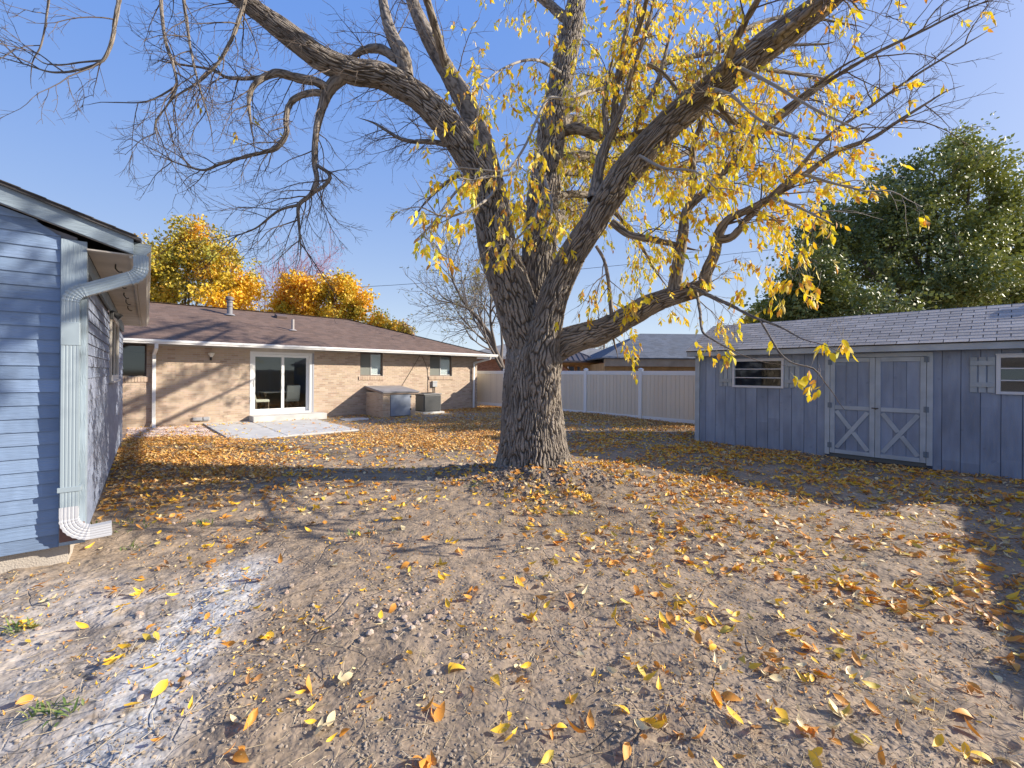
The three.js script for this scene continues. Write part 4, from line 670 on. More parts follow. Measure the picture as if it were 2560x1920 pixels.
  const leafy = (p) => { const x = p.x + TREE.x, y = p.y; if (x > 1.2 && x < 4.6 && y > 3 && p.z + TREE.z > -12) return 1.35 * (1 - 0.9 * sstep(3.6, 4.8, x)); return Math.max(0.003, sstep(-1.5, 0.0, x) * (1 - 0.93 * sstep(3.4, 5.0, x))); };
  const colourOf = (p) => { const k = rnd(), far = -(p.z + TREE.z) > 7.2; if (far && k < 0.75) return k < 0.15 ? 4 : k < 0.25 ? 3 : 0; return k < 0.5 ? 0 : k < 0.72 ? 1 : k < 0.84 ? 2 : k < 0.94 ? 3 : 4; };
  const leafCluster = (p, d, s) => { const w0 = p.clone().add(toW); if (-w0.z < 4.7 && w0.x > 0.6 && w0.y > 3.2 && (w0.y - 1.9) / -w0.z < 0.9) return; const n = 3 + Math.floor(rnd() * 3), droop = d.clone().multiplyScalar(0.5).add(V(0, -0.75, 0)).normalize();
    const stem = wander(p, droop, 0.13 * s, 3, 0.15, 0); pale.add(stem, 0.0012, 0.0009, 3);
    for (let k = 0; k < n; k++) { const [q, T] = onPath(stem, 0.35 + 0.65 * k / Math.max(1, n - 1)), dir = k === n - 1 ? T.clone() : offDir(T, 0.9); dir.y -= 0.35; dir.normalize();
      const m = new THREE.Matrix4(), up = rdir(), z = dir.clone().cross(up).normalize(), y = z.clone().cross(dir).normalize(), sc = s * rr(0.066, 0.112); m.makeBasis(dir.multiplyScalar(sc), y.multiplyScalar(sc), z.multiplyScalar(sc)).setPosition(q); leaves.push({ m, p: q, c: colourOf(q) }); } };
  const grow = (pts, r, dens, t0, len, leafK, out, sub = 1) => {
    let L = 0; for (let i = 1; i < pts.length; i++) L += pts[i].distanceTo(pts[i - 1]);
    const N = Math.round(L * dens);
    for (let i = 0; i < N; i++) {
      const tt = t0 + (1 - t0) * (i + rnd()) / N, [p, T] = onPath(pts, tt), l1 = len * rr(0.5, 1.25), a = wander(p, offDir(T, rr(0.7, 1.6)).add(V(0, 0.1, 0)), l1, 7, 0.2, -0.07);
      const r1 = Math.min(r * 0.6, 0.0055 + 0.0055 * l1); out.add(a, r1, 0.0024, 4);
      for (let k = 0, n2 = Math.round(l1 * 7 * sub); k < n2; k++) {
        const [q, T2] = onPath(a, 0.15 + 0.85 * (k + rnd()) / n2), l2 = l1 * rr(0.25, 0.5), b = wander(q, offDir(T2, rr(0.5, 1.2)), l2, 5, 0.17, -0.05); out.add(b, 0.0036, 0.0019, 3);
        for (let j = 0, n3 = Math.round(l2 * 9); j < n3; j++) { const [w, T3] = onPath(b, rr(0.2, 1)), c = wander(w, offDir(T3, rr(0.5, 1.1)), rr(0.06, 0.2), 3, 0.15, -0.03); out.add(c, 0.0023, 0.0015, 3); if (rnd() < 0.6 * leafK * leafy(c[3])) leafCluster(c[3], T3, 1); }
        if (rnd() < 1.0 * leafK * leafy(b[5])) leafCluster(b[5], T2, 1);
      }
      if (rnd() < leafK * leafy(a[7])) leafCluster(a[7], T, 1);
    }
  };
  L2.forEach((a, i) => {
    const P = loc(a), R = rad(a), thick = R[0] > 0.028; part('branch', barkTube(P, R, thick ? 40 : 12, thick ? 0.03 : 0.06, thick ? 0.014 : 0.003, 60 + i * 3), barkM, t);
    const c = new THREE.CatmullRomCurve3(P).getPoints(24), left = a[0][0] < 1000 || a.at(-1)[0] < 950;
    const e = c.at(-1), tip = wander(e, e.clone().sub(c.at(-2)), rr(0.3, 0.6), 5, 0.15, 0); tw.add(tip, R.at(-1), 0.002, 5);
    if (a[0][2] < 6.5 && a.at(-1)[1] > 800) return;
    grow(c, R[Math.floor(R.length / 2)], left ? (a[0][2] < 5.5 ? 2 : a[0][2] < 6.05 ? 4 : 7.5) : 5.2, 0.2, left ? 0.8 : 0.8, a.at(-1)[2] < 3.7 && a[0][2] < 6 ? 1.6 : 0.75, tw, left ? 1.15 : 0.85);
  });
  shoots.forEach((a, i) => { const P = loc(a), R = rad(a), c = new THREE.CatmullRomCurve3(P).getPoints(20); part('branch', barkTube(P, R, 10, 0.06, 0.001, 200 + i), twigPale, t); grow(c, R[1], 3.2, 0.1, 0.45, 1.0, pale, 0.8); for (let k = 0; k < 8; k++) { const [p, T] = onPath(c, rr(0.3, 1)); leafCluster(p, offDir(T, 1), 1.05); } });
  mains.forEach((a, i) => { const c = new THREE.CatmullRomCurve3(loc(a)).getPoints(40); grow(c, 0.02, i === 0 ? 5 : 3.2, i === 3 ? 0.35 : 0.42, 0.8, 0.45, tw, 0.9); });
  // leaf sprays hanging in front of the shed and on the low limb
  for (const [x, y, d, n] of [[1560, 775, 6.3, 9], [1600, 740, 6.2, 8], [1545, 730, 6.4, 6], [1690, 770, 6, 6], [1730, 700, 6, 6], [1760, 850, 5.1, 3], [1800, 860, 4.9, 3], [1830, 880, 4.8, 2], [1785, 895, 4.9, 1], [2030, 925, 4.2, 2], [2050, 945, 4.15, 2], [1985, 915, 4.25, 1], [1950, 830, 4.4, 1], [2090, 850, 4.1, 4], [2110, 855, 4.05, 2], [1860, 720, 5, 6], [1920, 700, 4.9, 7], [2000, 690, 4.7, 8], [2030, 720, 4.6, 5], [1940, 750, 4.8, 5], [1900, 640, 5.4, 4], [1260, 520, 5.6, 5], [1300, 500, 5.4, 6], [1240, 560, 5.3, 5], [1330, 540, 5.5, 5], [1280, 440, 5.3, 5], [1040, 520, 4.4, 4], [1080, 590, 4.3, 5], [1110, 640, 4.3, 4], [1150, 560, 4.4, 5], [1180, 470, 4.6, 5], [1100, 430, 4.6, 4], [1240, 380, 4.8, 5], [1290, 330, 5, 4], [1200, 340, 5, 4], [1330, 470, 4.9, 5], [1380, 560, 5, 5], [1250, 590, 4.7, 4], [1120, 300, 5.1, 3], [1380, 400, 5.2, 5]])
    for (let k = 0; k < n; k++) { const p = at(x + rr(-28, 28), y + rr(-18, 18), d + rr(-0.15, 0.15)).sub(toW); leafCluster(p, rdir(), 1); pale.add(wander(p, V(rr(-0.5, 0.5), 0.8, rr(-0.5, 0.5)), 0.16, 3, 0.2, 0), 0.0013, 0.0013, 3); }
  stuff(part('twigs', tw.geo(), twigM, t)); stuff(part('shoots', pale.geo(), twigPale, t));
  const cols = [[0.96, 0.76, 0.02], [0.93, 0.58, 0.02], [0.62, 0.28, 0.035], [0.85, 0.7, 0.2], [0.62, 0.62, 0.05]], lm = cols.map((c) => leafM(...c, 0.85, 0.45));
  const geos = [leafGeo(1, 0.22, 0.22, 0.5, 0.3), leafGeo(1, 0.25, 0.12, -0.6, -0.4), leafGeo(1, 0.2, 0.4, 0.9, 0.5), leafGeo(1, 0.27, 0.18, 0.2, 0.2)];
  const seen = (l) => { const p = l.p.clone().add(toW).sub(V(0, 1.6, 0)); return p.z < -0.5 && Math.abs(p.x / p.z) < 1.14 && p.y / -p.z < 0.74; };
  leaves.sort((a, b) => (seen(b) ? 1000 : 0) - (seen(a) ? 1000 : 0) + a.p.clone().add(toW).length() - b.p.clone().add(toW).length());
  leaves.slice(0, 300).forEach((l) => { const o = part('leaf', pick(geos), lm[l.c], t); o.applyMatrix4(l.m); });
  const rest = leaves.slice(300), g3s = [leafGeo(1, 0.22, 0.35, 0.9, 0.5, 3), leafGeo(1, 0.25, 0.15, -0.7, -0.5, 3), leafGeo(1, 0.19, 0.6, 1.3, 0.9, 3)];
  for (let v = 0; v < 3; v++) lm.forEach((m, c) => { const list = rest.filter((l, i) => l.c === c && i % 3 === v); const im = shadow(new THREE.InstancedMesh(g3s[v], m, list.length)); list.forEach((l, i) => im.setMatrixAt(i, l.m)); im.name = 'foliage'; t.add(stuff(im)); });
  console.log('leaves', leaves.length, 'twig tris', tw.I.length / 3, pale.I.length / 3);
}

// ---------------------------------------------------------------- trees beyond the houses
function clumpGeo(n, size, leafLen, sd) {
  const P = [], I = [], U = []; const s0 = seed; seed = sd;
  for (let k = 0; k < n; k++) { const c = rdir().multiplyScalar(size * Math.cbrt(rnd())), d = rdir(), s = rdir().cross(d).normalize(), L = leafLen * rr(0.7, 1.2), up = d.clone().cross(s).multiplyScalar(L * 0.12), b = P.length / 3;
    for (const [a, w, u] of [[-0.5, 0, 0], [0, 0.36, 1], [0.5, 0, 0], [0, -0.36, 1]]) { const q = c.clone().addScaledVector(d, a * L).addScaledVector(s, w * L).addScaledVector(up, u); P.push(q.x, q.y, q.z); U.push(a, w); } I.push(b, b + 1, b + 2, b, b + 2, b + 3); }
  seed = s0; const g = new THREE.BufferGeometry(); g.setAttribute('position', new THREE.Float32BufferAttribute(P, 3)); g.setAttribute('uv', new THREE.Float32BufferAttribute(U, 2)); g.setIndex(I); g.computeVertexNormals(); return g;
}
function skeleton(base, h, r, opt) { // trunk, limbs and twigs as two meshes' worth of tubes
  const big = new Twigs(), fine = new Twigs(), tips = [];
  const rec = (p, d, L, rad, lv) => { const a = wander(p, d, L, 5, opt.bend ?? 0.14, opt.grav ?? 0.02); (lv < opt.split ? big : fine).add(a, rad, rad * 0.55, lv < 2 ? 7 : lv < 3 ? 5 : 3); if (lv >= opt.levels) { tips.push(a[5]); return; }
    const n = opt.kids[lv] ?? 3; for (let k = 0; k < n; k++) { const t = k === 0 ? 1 : rr(opt.low ?? 0.35, 1), [q, T] = onPath(a, t); const dd = offDir(T, k === 0 ? 0.35 : rr(0.6, 1.1)); dd.y += opt.rise ?? 0.12; rec(q, dd.normalize(), L * rr(0.55, 0.82), rad * (k === 0 ? 0.6 : 0.5), lv + 1); } };
  rec(V(0, 0, 0), V(opt.lean ?? 0.03, 1, 0), h, r, 0);
  return { big: big.geo(), fine: fine.geo(), tips };
}
function crownTree(name, label, d, lobes, count, leafLen, clumpN, clumpSize, colour, barkCol, trunkPx, mats, opt = {}) {
  seed = trunkPx * 31;
  const base = at(trunkPx, 934, d).setY(-0.2), t = thing(name, label, 'tree', base.toArray());
  const bm = M(...barkCol, 0.9), L = lobes.map(([x, y, rx, ry, dz = 0]) => ({ c: at(x, y, d + dz).sub(base), rx: rx / 1110 * d, ry: ry / 1110 * d }));
  const top = Math.max(...L.map((l) => l.c.y)), tr = new Twigs(), fork = V(0, top * 0.3, 0);
  tr.add([V(0, 0, 0), V(0.05, top * 0.12, 0), V(-0.03, top * 0.22, 0), fork], 0.022 * top, 0.017 * top, 9); part('trunk', tr.geo(), bm, t);
  for (const l of L) { const b = new Twigs(), e = l.c.clone().add(V(0, l.ry * 0.4, 0)), mid = fork.clone().lerp(e, 0.5).add(V(rr(-0.4, 0.4), -0.4, rr(-0.4, 0.4))); const p = new THREE.CatmullRomCurve3([fork.clone(), mid, e]).getPoints(8); b.add(p, 0.011 * top, 0.02, 6);
    for (let k = 0; k < 16; k++) { const [q, T] = onPath(p, rr(0.3, 1)); const w = wander(q, offDir(T, 1).add(V(0, 0.4, 0)), Math.min(l.rx, l.ry) * rr(0.6, 1.1), 5, 0.2, 0); b.add(w, 0.022, 0.006, 4); for (let j = 0; j < 4; j++) { const [q2, T2] = onPath(w, rr(0.3, 1)); b.add(wander(q2, offDir(T2, 0.8), l.rx * 0.35, 3, 0.2, 0), 0.008, 0.004, 3); } } part('branch', b.geo(), bm, t); }
  const tot = L.reduce((s, l) => s + Math.pow(l.rx * l.ry, 0.9), 0), geos = [1, 2, 3].map((k) => clumpGeo(clumpN, clumpSize, leafLen, 90 + k)), ims = geos.map(() => []), mm = new THREE.Matrix4(), Q = new THREE.Quaternion();
  for (const l of L) for (let i = 0, n = Math.round(count * Math.pow(l.rx * l.ry, 0.9) / tot); i < n; i++) {
    const u = rdir(), k = Math.pow(rnd(), 0.42) * (1 + 0.7 * noise(u.x * 3 + l.c.x, u.y * 3 + l.c.y, u.z * 3)), p = l.c.clone().add(V(u.x * l.rx * k, u.y * l.ry * k, u.z * l.rx * k));
    if (noise(p.x * 0.9 + 9, p.y * 0.9, p.z * 0.9) + 0.6 * noise(p.x * 2.1, p.y * 2.1, p.z * 2.1) < (opt.gap ?? -0.07)) continue;
    Q.setFromEuler(new THREE.Euler(rr(0, 6), rr(0, 6), rr(0, 6))); const s = rr(0.7, 1.25); mm.compose(p, Q, V(s, s, s)); pick(ims).push([mm.clone(), colour(p.clone().add(base), (p.y - l.c.y) / l.ry, u)]);
  }
  ims.forEach((list, g) => { if (!list.length) return; const im = shadow(new THREE.InstancedMesh(geos[g], mats, list.length)); list.forEach(([m, c], i) => { im.setMatrixAt(i, m); im.setColorAt(i, c); }); im.name = 'crown'; t.add(stuff(im)); });
  return t;
}
const lerpC = (a, b, t) => C(a[0] + (b[0] - a[0]) * t, a[1] + (b[1] - a[1]) * t, a[2] + (b[2] - a[2]) * t);
const wMat = (rough, tr) => new THREE.MeshPhysicalMaterial({ color: C(1, 1, 1), roughness: rough, transmission: tr, thickness: 0, side: THREE.DoubleSide });
const GRN = [0.26, 0.3, 0.03], YEL = [0.95, 0.62, 0.02], ORG = [0.88, 0.43, 0.03], RUS = [0.5, 0.24, 0.08];
crownTree('maple_tree', 'green and yellow maple with orange edges rising behind the left end of the house roof', 30,
  [[478, 605, 55, 62], [420, 640, 60, 58], [540, 640, 55, 60], [470, 690, 95, 65], [570, 690, 60, 55], [372, 690, 55, 70], [610, 720, 44, 42, -1], [560, 752, 80, 34, -1.5], [400, 760, 70, 50], [340, 640, 35, 45, 1]], 5600, 0.19, 9, 0.33,
  (p, v, u) => { const n = noise(p.x * 0.6, p.y * 0.6, p.z * 0.6 + 4) + 0.35 * rr(-1, 1), low = sstep(8.2, 5.6, p.y) * sstep(-22, -17, p.x) , k = low * 0.8 + 0.5 * n + 0.48; return n > 0.42 && p.y > 6.5 ? lerpC(YEL, ORG, rr(0.4, 1)) : lerpC(GRN, YEL, Math.min(1, Math.max(0, k))); }, [0.1, 0.075, 0.055], 455, wMat(0.55, 0.38));
crownTree('maple_tree', 'orange and yellow maple behind the middle of the house roof', 29,
  [[740, 722, 40, 38], [800, 735, 46, 42], [856, 722, 40, 36], [705, 768, 42, 32], [770, 780, 50, 36], [840, 780, 60, 40], [900, 762, 40, 36], [945, 802, 30, 22], [680, 800, 45, 24], [970, 818, 30, 18]], 4300, 0.18, 9, 0.31,
  (p) => { const n = noise(p.x * 0.7, p.y * 0.7, p.z * 0.7 + 14) + 0.35 * rr(-1, 1), k = sstep(-12.5, -9.5, p.x) * sstep(7, 5.5, p.y); return k > 0.5 && n < 0.25 ? lerpC(GRN, YEL, rr(0.1, 0.7)) : n > 0.2 ? lerpC(YEL, ORG, rr(0.1, 0.8)) : lerpC(YEL, GRN, Math.max(0, -n)); }, [0.12, 0.095, 0.07], 770, wMat(0.55, 0.38));
crownTree('maple_tree', 'small rusty orange tree at the right end of the yellow maples', 34,
  [[1000, 822, 26, 20], [985, 840, 30, 18], [1018, 838, 20, 16]], 520, 0.17, 8, 0.3, (p) => lerpC(RUS, GRN, rnd() * 0.8), [0.12, 0.1, 0.08], 1000, wMat(0.6, 0.3));
crownTree('evergreen_tree', 'large dark green leafy tree towering over the blue shed', 17,
  [[2430, 395, 75, 75], [2335, 455, 100, 85], [2210, 520, 100, 95], [2080, 600, 95, 95], [2490, 500, 85, 100], [2350, 590, 150, 110], [2200, 680, 150, 95], [2020, 700, 70, 80, -2.6], [2500, 660, 100, 110], [1975, 770, 55, 45, -2.6], [2120, 775, 120, 55, -2.6], [2300, 780, 150, 60], [2450, 770, 130, 60], [1935, 790, 45, 40, -2.6], [2040, 740, 70, 60, -2.6], [2590, 560, 70, 110], [2620, 720, 90, 110], [2700, 640, 90, 130], [2150, 590, 90, 80, 1.5], [2400, 690, 120, 90, -1.5]], 17000, 0.13, 11, 0.27,
  (p, v, u) => { const n = noise(p.x * 0.8, p.y * 0.8, p.z * 0.8 + 24) + 0.4 * rr(-1, 1), k = sstep(14, 18, p.x) * 0.35 + 0.4 * n + 0.18; return lerpC([0.12, 0.165, 0.045], [0.47, 0.47, 0.065], Math.min(1, Math.max(0, k))); }, [0.13, 0.1, 0.075], 2350, wMat(0.6, 0.42), { gap: 0.0 });
crownTree('yellow_tree', 'pale yellow tree between the tan garage roof and the dark green tree', 44,
  [[1905, 795, 34, 22], [1945, 800, 30, 18], [1870, 805, 24, 20], [1925, 780, 20, 16]], 700, 0.2, 8, 0.36, () => lerpC(YEL, GRN, rr(0.2, 0.8)), [0.2, 0.15, 0.1], 1910, wMat(0.6, 0.35));
function bareTree(name, label, px, d, h, rad, o, bark, tipCol, tipN, tipSize) {
  seed = px * 17 + (o.sd || 0);
  const base = at(px, 934, d).setY(-0.2), t = thing(name, label, 'tree', base.toArray()), s = skeleton(base, h, rad, o), bm = M(...bark, 0.9), fm = M(...(o.fine || bark), 0.85);
  part('trunk', s.big, bm, t); stuff(part('twigs', s.fine, fm, t));
  if (tipN) { const g = clumpGeo(5, tipSize, tipSize * 0.55, 77), m = wMat(0.6, 0.3), im = shadow(new THREE.InstancedMesh(g, m, tipN)), mm = new THREE.Matrix4(), Q = new THREE.Quaternion(); for (let i = 0; i < tipN; i++) { const p = pick(s.tips); Q.setFromEuler(new THREE.Euler(rr(0, 6), rr(0, 6), rr(0, 6))); mm.compose(p.clone().add(rdir().multiplyScalar(0.15)), Q, V(1, 1, 1)); im.setMatrixAt(i, mm); im.setColorAt(i, lerpC(...tipCol, rnd())); } im.name = 'leaves'; t.add(stuff(im)); }
  return t;
}
bareTree('bare_tree', 'bare grey tree with a few green leaves behind the big trunk', 1275, 27, 4.4, 0.2, { levels: 5, split: 3, kids: [6, 5, 4, 4, 3], rise: 0.05, low: 0.4, bend: 0.16 }, [0.13, 0.11, 0.095], [[0.2, 0.22, 0.05], [0.35, 0.25, 0.1]], 900, 0.16);
bareTree('bare_tree', 'pinkish bare tree between the two yellow maples', 615, 38, 5.6, 0.18, { levels: 5, split: 2, kids: [5, 4, 4, 4, 3], rise: 0.3, low: 0.3, fine: [0.36, 0.16, 0.17] }, [0.3, 0.17, 0.16], [[0.5, 0.16, 0.2], [0.4, 0.14, 0.16]], 2600, 0.11);
bareTree('bare_tree', 'small reddish bare tree at the far end of the brown house roof', 1050, 46, 1.9, 0.1, { levels: 4, split: 2, kids: [6, 5, 4, 4], rise: 0.15, fine: [0.25, 0.18, 0.16] }, [0.2, 0.15, 0.13], [[0.3, 0.17, 0.13], [0.4, 0.25, 0.12]], 350, 0.16);
bareTree('bare_tree', 'bare twiggy tree seen under the low limb beyond the neighbouring roofs', 1500, 42, 3.0, 0.15, { levels: 5, split: 2, kids: [5, 4, 4, 3, 3], rise: 0.12, fine: [0.2, 0.165, 0.14] }, [0.16, 0.13, 0.11], [[0.5, 0.3, 0.08], [0.3, 0.22, 0.1]], 300, 0.16);
bareTree('bare_tree', 'bare brown tree behind the tan garage roof', 1830, 40, 2.7, 0.14, { levels: 5, split: 2, kids: [5, 4, 4, 3, 3], rise: 0.12, fine: [0.24, 0.19, 0.15] }, [0.18, 0.14, 0.11], [[0.5, 0.32, 0.08], [0.4, 0.3, 0.1]], 500, 0.16);

// ---------------------------------------------------------------- neighbouring buildings over the fence
{ // red brick house
  const o = at(1165, 934, 33).setY(0), t = thing('neighbour_house', 'red brick house with grey roof showing over the vinyl fence left of the big trunk', 'house', o.toArray(), 0.05);
  const rb = M(0.27, 0.12, 0.085, 0.92), mo = M(0.35, 0.28, 0.24, 0.95), W = 12, D = 8;
  part('wall', bx(0, W, -0.3, 2.75, -D, 0), mo, t);
  const list = []; for (let r = 0; r < 38; r++) for (let k = 0; k < 57; k++) { const a = k * 0.213 + (r % 2) * 0.1; if (a + 0.2 < W && r > 16) list.push([a, 0.03 + r * 0.0705]); }
  const im = shadow(new THREE.InstancedMesh(bx(0, 0.2, 0, 0.06, -0.05, 0.008), M(1, 1, 1, 0.92), list.length)); list.forEach(([a, y], i) => { im.setMatrixAt(i, new THREE.Matrix4().setPosition(a, y, 0)); im.setColorAt(i, pick(redBrickMats).color); }); im.name = 'brickwork'; t.add(stuff(im));
  const rm = M(0.27, 0.275, 0.285, 0.95, { map: shTexA, bumpMap: fineBump, bumpScale: 0.004 }), e = 0.6, y0 = 2.85, y1 = 4.25, zR = -D / 2;
  part('roof', [slab([[-e, y0, e], [W + e, y0, e], [W - 3.6, y1, zR], [3.6, y1, zR]], 0.08, [1, 0, 0]), slab([[W + e, y0, e], [W + e, y0, -D - e], [W - 3.6, y1, zR]], 0.08, [0, 0, -1]), slab([[-e, y0, -D - e], [-e, y0, e], [3.6, y1, zR]], 0.08, [0, 0, 1]), slab([[W + e, y0, -D - e], [-e, y0, -D - e], [3.6, y1, zR], [W - 3.6, y1, zR]], 0.08, [-1, 0, 0])], rm, t);
  part('fascia', [rbx(-e, W + e, 2.66, 2.84, e, e + 0.04), bx(-e, W + e, 2.66, 2.68, 0, e)], M(0.55, 0.53, 0.5, 0.6), t);
  const wn = part('window', [rbx(7.6, 8.9, 1.2, 1.26, 0.01, 0.05), rbx(7.6, 8.9, 2.4, 2.46, 0.01, 0.05), rbx(7.6, 7.66, 1.26, 2.4, 0.01, 0.05), rbx(8.84, 8.9, 1.26, 2.4, 0.01, 0.05), rbx(8.2, 8.26, 1.26, 2.4, 0.01, 0.045)], vinylW, t); part('pane', bx(7.66, 8.84, 1.26, 2.4, 0.01, 0.02), M(0.05, 0.06, 0.07, 0.1), wn);
  part('flue_pipe', [new THREE.CylinderGeometry(0.08, 0.08, 0.9, 12).translate(9.2, 4.2, -2.5), new THREE.CylinderGeometry(0.12, 0.12, 0.12, 12).translate(9.2, 4.7, -2.5)], galv, t);
}
{ // timber gazebo with a metal roof
  const o = at(1480, 934, 23.5).setY(0.05), t = thing('gazebo', 'timber gazebo with dark standing seam metal roof behind the fence', 'gazebo', o.toArray(), 0.12);
  const wood = M(0.45, 0.24, 0.1, 0.8, { bumpMap: grainBumpV, bumpScale: 0.004 }), mt = M(0.13, 0.11, 0.105, 0.45, { metalness: 0.4 }), W = 3.3;
  const post = (x, z) => { const p = part('post', rbx(x - 0.08, x + 0.08, -0.2, 2.0, z - 0.08, z + 0.08, 0.01), wood, t); return p; };
  for (const x of [0, -W]) for (const z of [0, -W]) post(x, z);
  for (const z of [0, -W]) { part('beam', rbx(-W - 0.3, 0.3, 2.0, 2.2, z - 0.06, z + 0.06), wood, t); for (const [x, s] of [[0, -1], [-W, 1]]) part('brace', rbx(-0.05, 0.05, -0.45, 0.45, -0.05, 0.05).rotateZ(s * -0.85).translate(x + s * 0.34, 1.7, z), wood, t); }
  for (const x of [0, -W]) { part('beam', rbx(x - 0.06, x + 0.06, 2.0, 2.19, -W + 0.061, -0.061), wood, t); part('brace', rbx(-0.05, 0.05, -0.45, 0.45, -0.05, 0.05).rotateX(-0.85).translate(x, 1.7, -0.34), wood, t); }
  const e = 0.4, y0 = 2.24, y1 = 3.25, c = [-W / 2, y1, -W / 2], A = [e, y0, e], B = [e, y0, -W - e], Cc = [-W - e, y0, -W - e], Dd = [-W - e, y0, e];
  part('roof', [slab([Dd, A, c], 0.04, [1, 0, 0]), slab([A, B, c], 0.04, [0, 0, -1]), slab([B, Cc, c], 0.04, [-1, 0, 0]), slab([Cc, Dd, c], 0.04, [0, 0, 1])], mt, t);
  const ribs = [], sl = (y1 - y0) / (W / 2 + e), an = Math.atan(sl), q = new THREE.Quaternion();
  for (let f = 0; f < 4; f++) for (let k = -6; k <= 6; k++) { const u = k * 0.3, run = (W / 2 + e) - Math.abs(u); if (run < 0.2) continue; const L = run / Math.cos(an); ribs.push(bx(u - 0.015, u + 0.015, 0.0, 0.035, -L, 0).rotateX(an).translate(0, y0, W / 2 + e).rotateY(f * Math.PI / 2).translate(-W / 2, 0, -W / 2)); }
  part('roof_seams', ribs, mt, t);
  const hips = []; for (const p of [A, B, Cc, Dd]) hips.push(tubeSimple([V(...p), V(...c)], 0.045, 6, 1)); part('hip_cap', hips, M(0.2, 0.17, 0.16, 0.45, { metalness: 0.4 }), t);
  part('gutter', [rbx(-W - e, e, y0 - 0.09, y0 + 0.01, e + 0.002, e + 0.06), rbx(e + 0.002, e + 0.06, y0 - 0.09, y0 + 0.01, -W - e, e)], mt, t);
}
{ // tan garage with blue-grey roof
  const o = at(1512, 934, 20).setY(0), t = thing('neighbour_garage', 'tan garage with blue grey shingle roof behind the fence next to the shed', 'garage', o.toArray(), 0.02), W = 11, D = 6.5;
  const osb = M(0.46, 0.3, 0.15, 0.9, { map: mottle }), band = M(0.4, 0.33, 0.26, 0.8, { map: mottle });
  part('wall', bx(0, W, -0.3, 2.1, -D, 0), osb, t); part('trim_board', rbx(-0.05, W + 0.05, 1.96, 2.29, 0.003, 0.35), band, t); for (const x of [0.9, 2.1, 3.3]) part('sheet_joint', bx(x, x + 0.01, 0, 1.95, 0.001, 0.006), M(0.2, 0.13, 0.08, 0.9), t);
  part('drip_edge', rbx(-0.1, W + 0.1, 2.292, 2.34, 0.3, 0.4), vinylW, t);
  const rm = M(0.13, 0.155, 0.2, 0.95, { map: shTexA, bumpMap: fineBump, bumpScale: 0.004 }), y0 = 2.34, y1 = 3.75, e = 0.35, zR = -D / 2;
  part('roof', [slab([[-e + 0.1, y0, 0.42], [W + e, y0, 0.42], [W - 2.6, y1, zR], [2.6, y1, zR]], 0.06, [1, 0, 0]), slab([[-e + 0.1, y0, -D - e], [-e + 0.1, y0, 0.42], [2.6, y1, zR]], 0.06, [0, 0, 1]), slab([[W + e, y0, 0.42], [W + e, y0, -D - e], [W - 2.6, y1, zR]], 0.06, [0, 0, -1]), slab([[W + e, y0, -D - e], [-e + 0.1, y0, -D - e], [2.6, y1, zR], [W - 2.6, y1, zR]], 0.06, [-1, 0, 0])], rm, t);
}
// overhead wires
{ const w = (label, pts) => solo('overhead_wire', tubeSimple(pts, 0.018, 5, 40), M(0.03, 0.035, 0.05, 0.6), label, 'wire');
  w('thin black overhead wire crossing the sky behind the big tree', [at(150, 738, 36), at(443, 730, 36), at(888, 718, 36), at(1116, 703, 36), at(1583, 660, 36), at(1960, 621, 36), at(2900, 520, 36)]);
  w('short stretch of overhead wire at the upper right above the green tree', [at(2350, 505, 22), at(2517, 425, 22), at(2560, 404, 22), at(2900, 250, 22)]); }

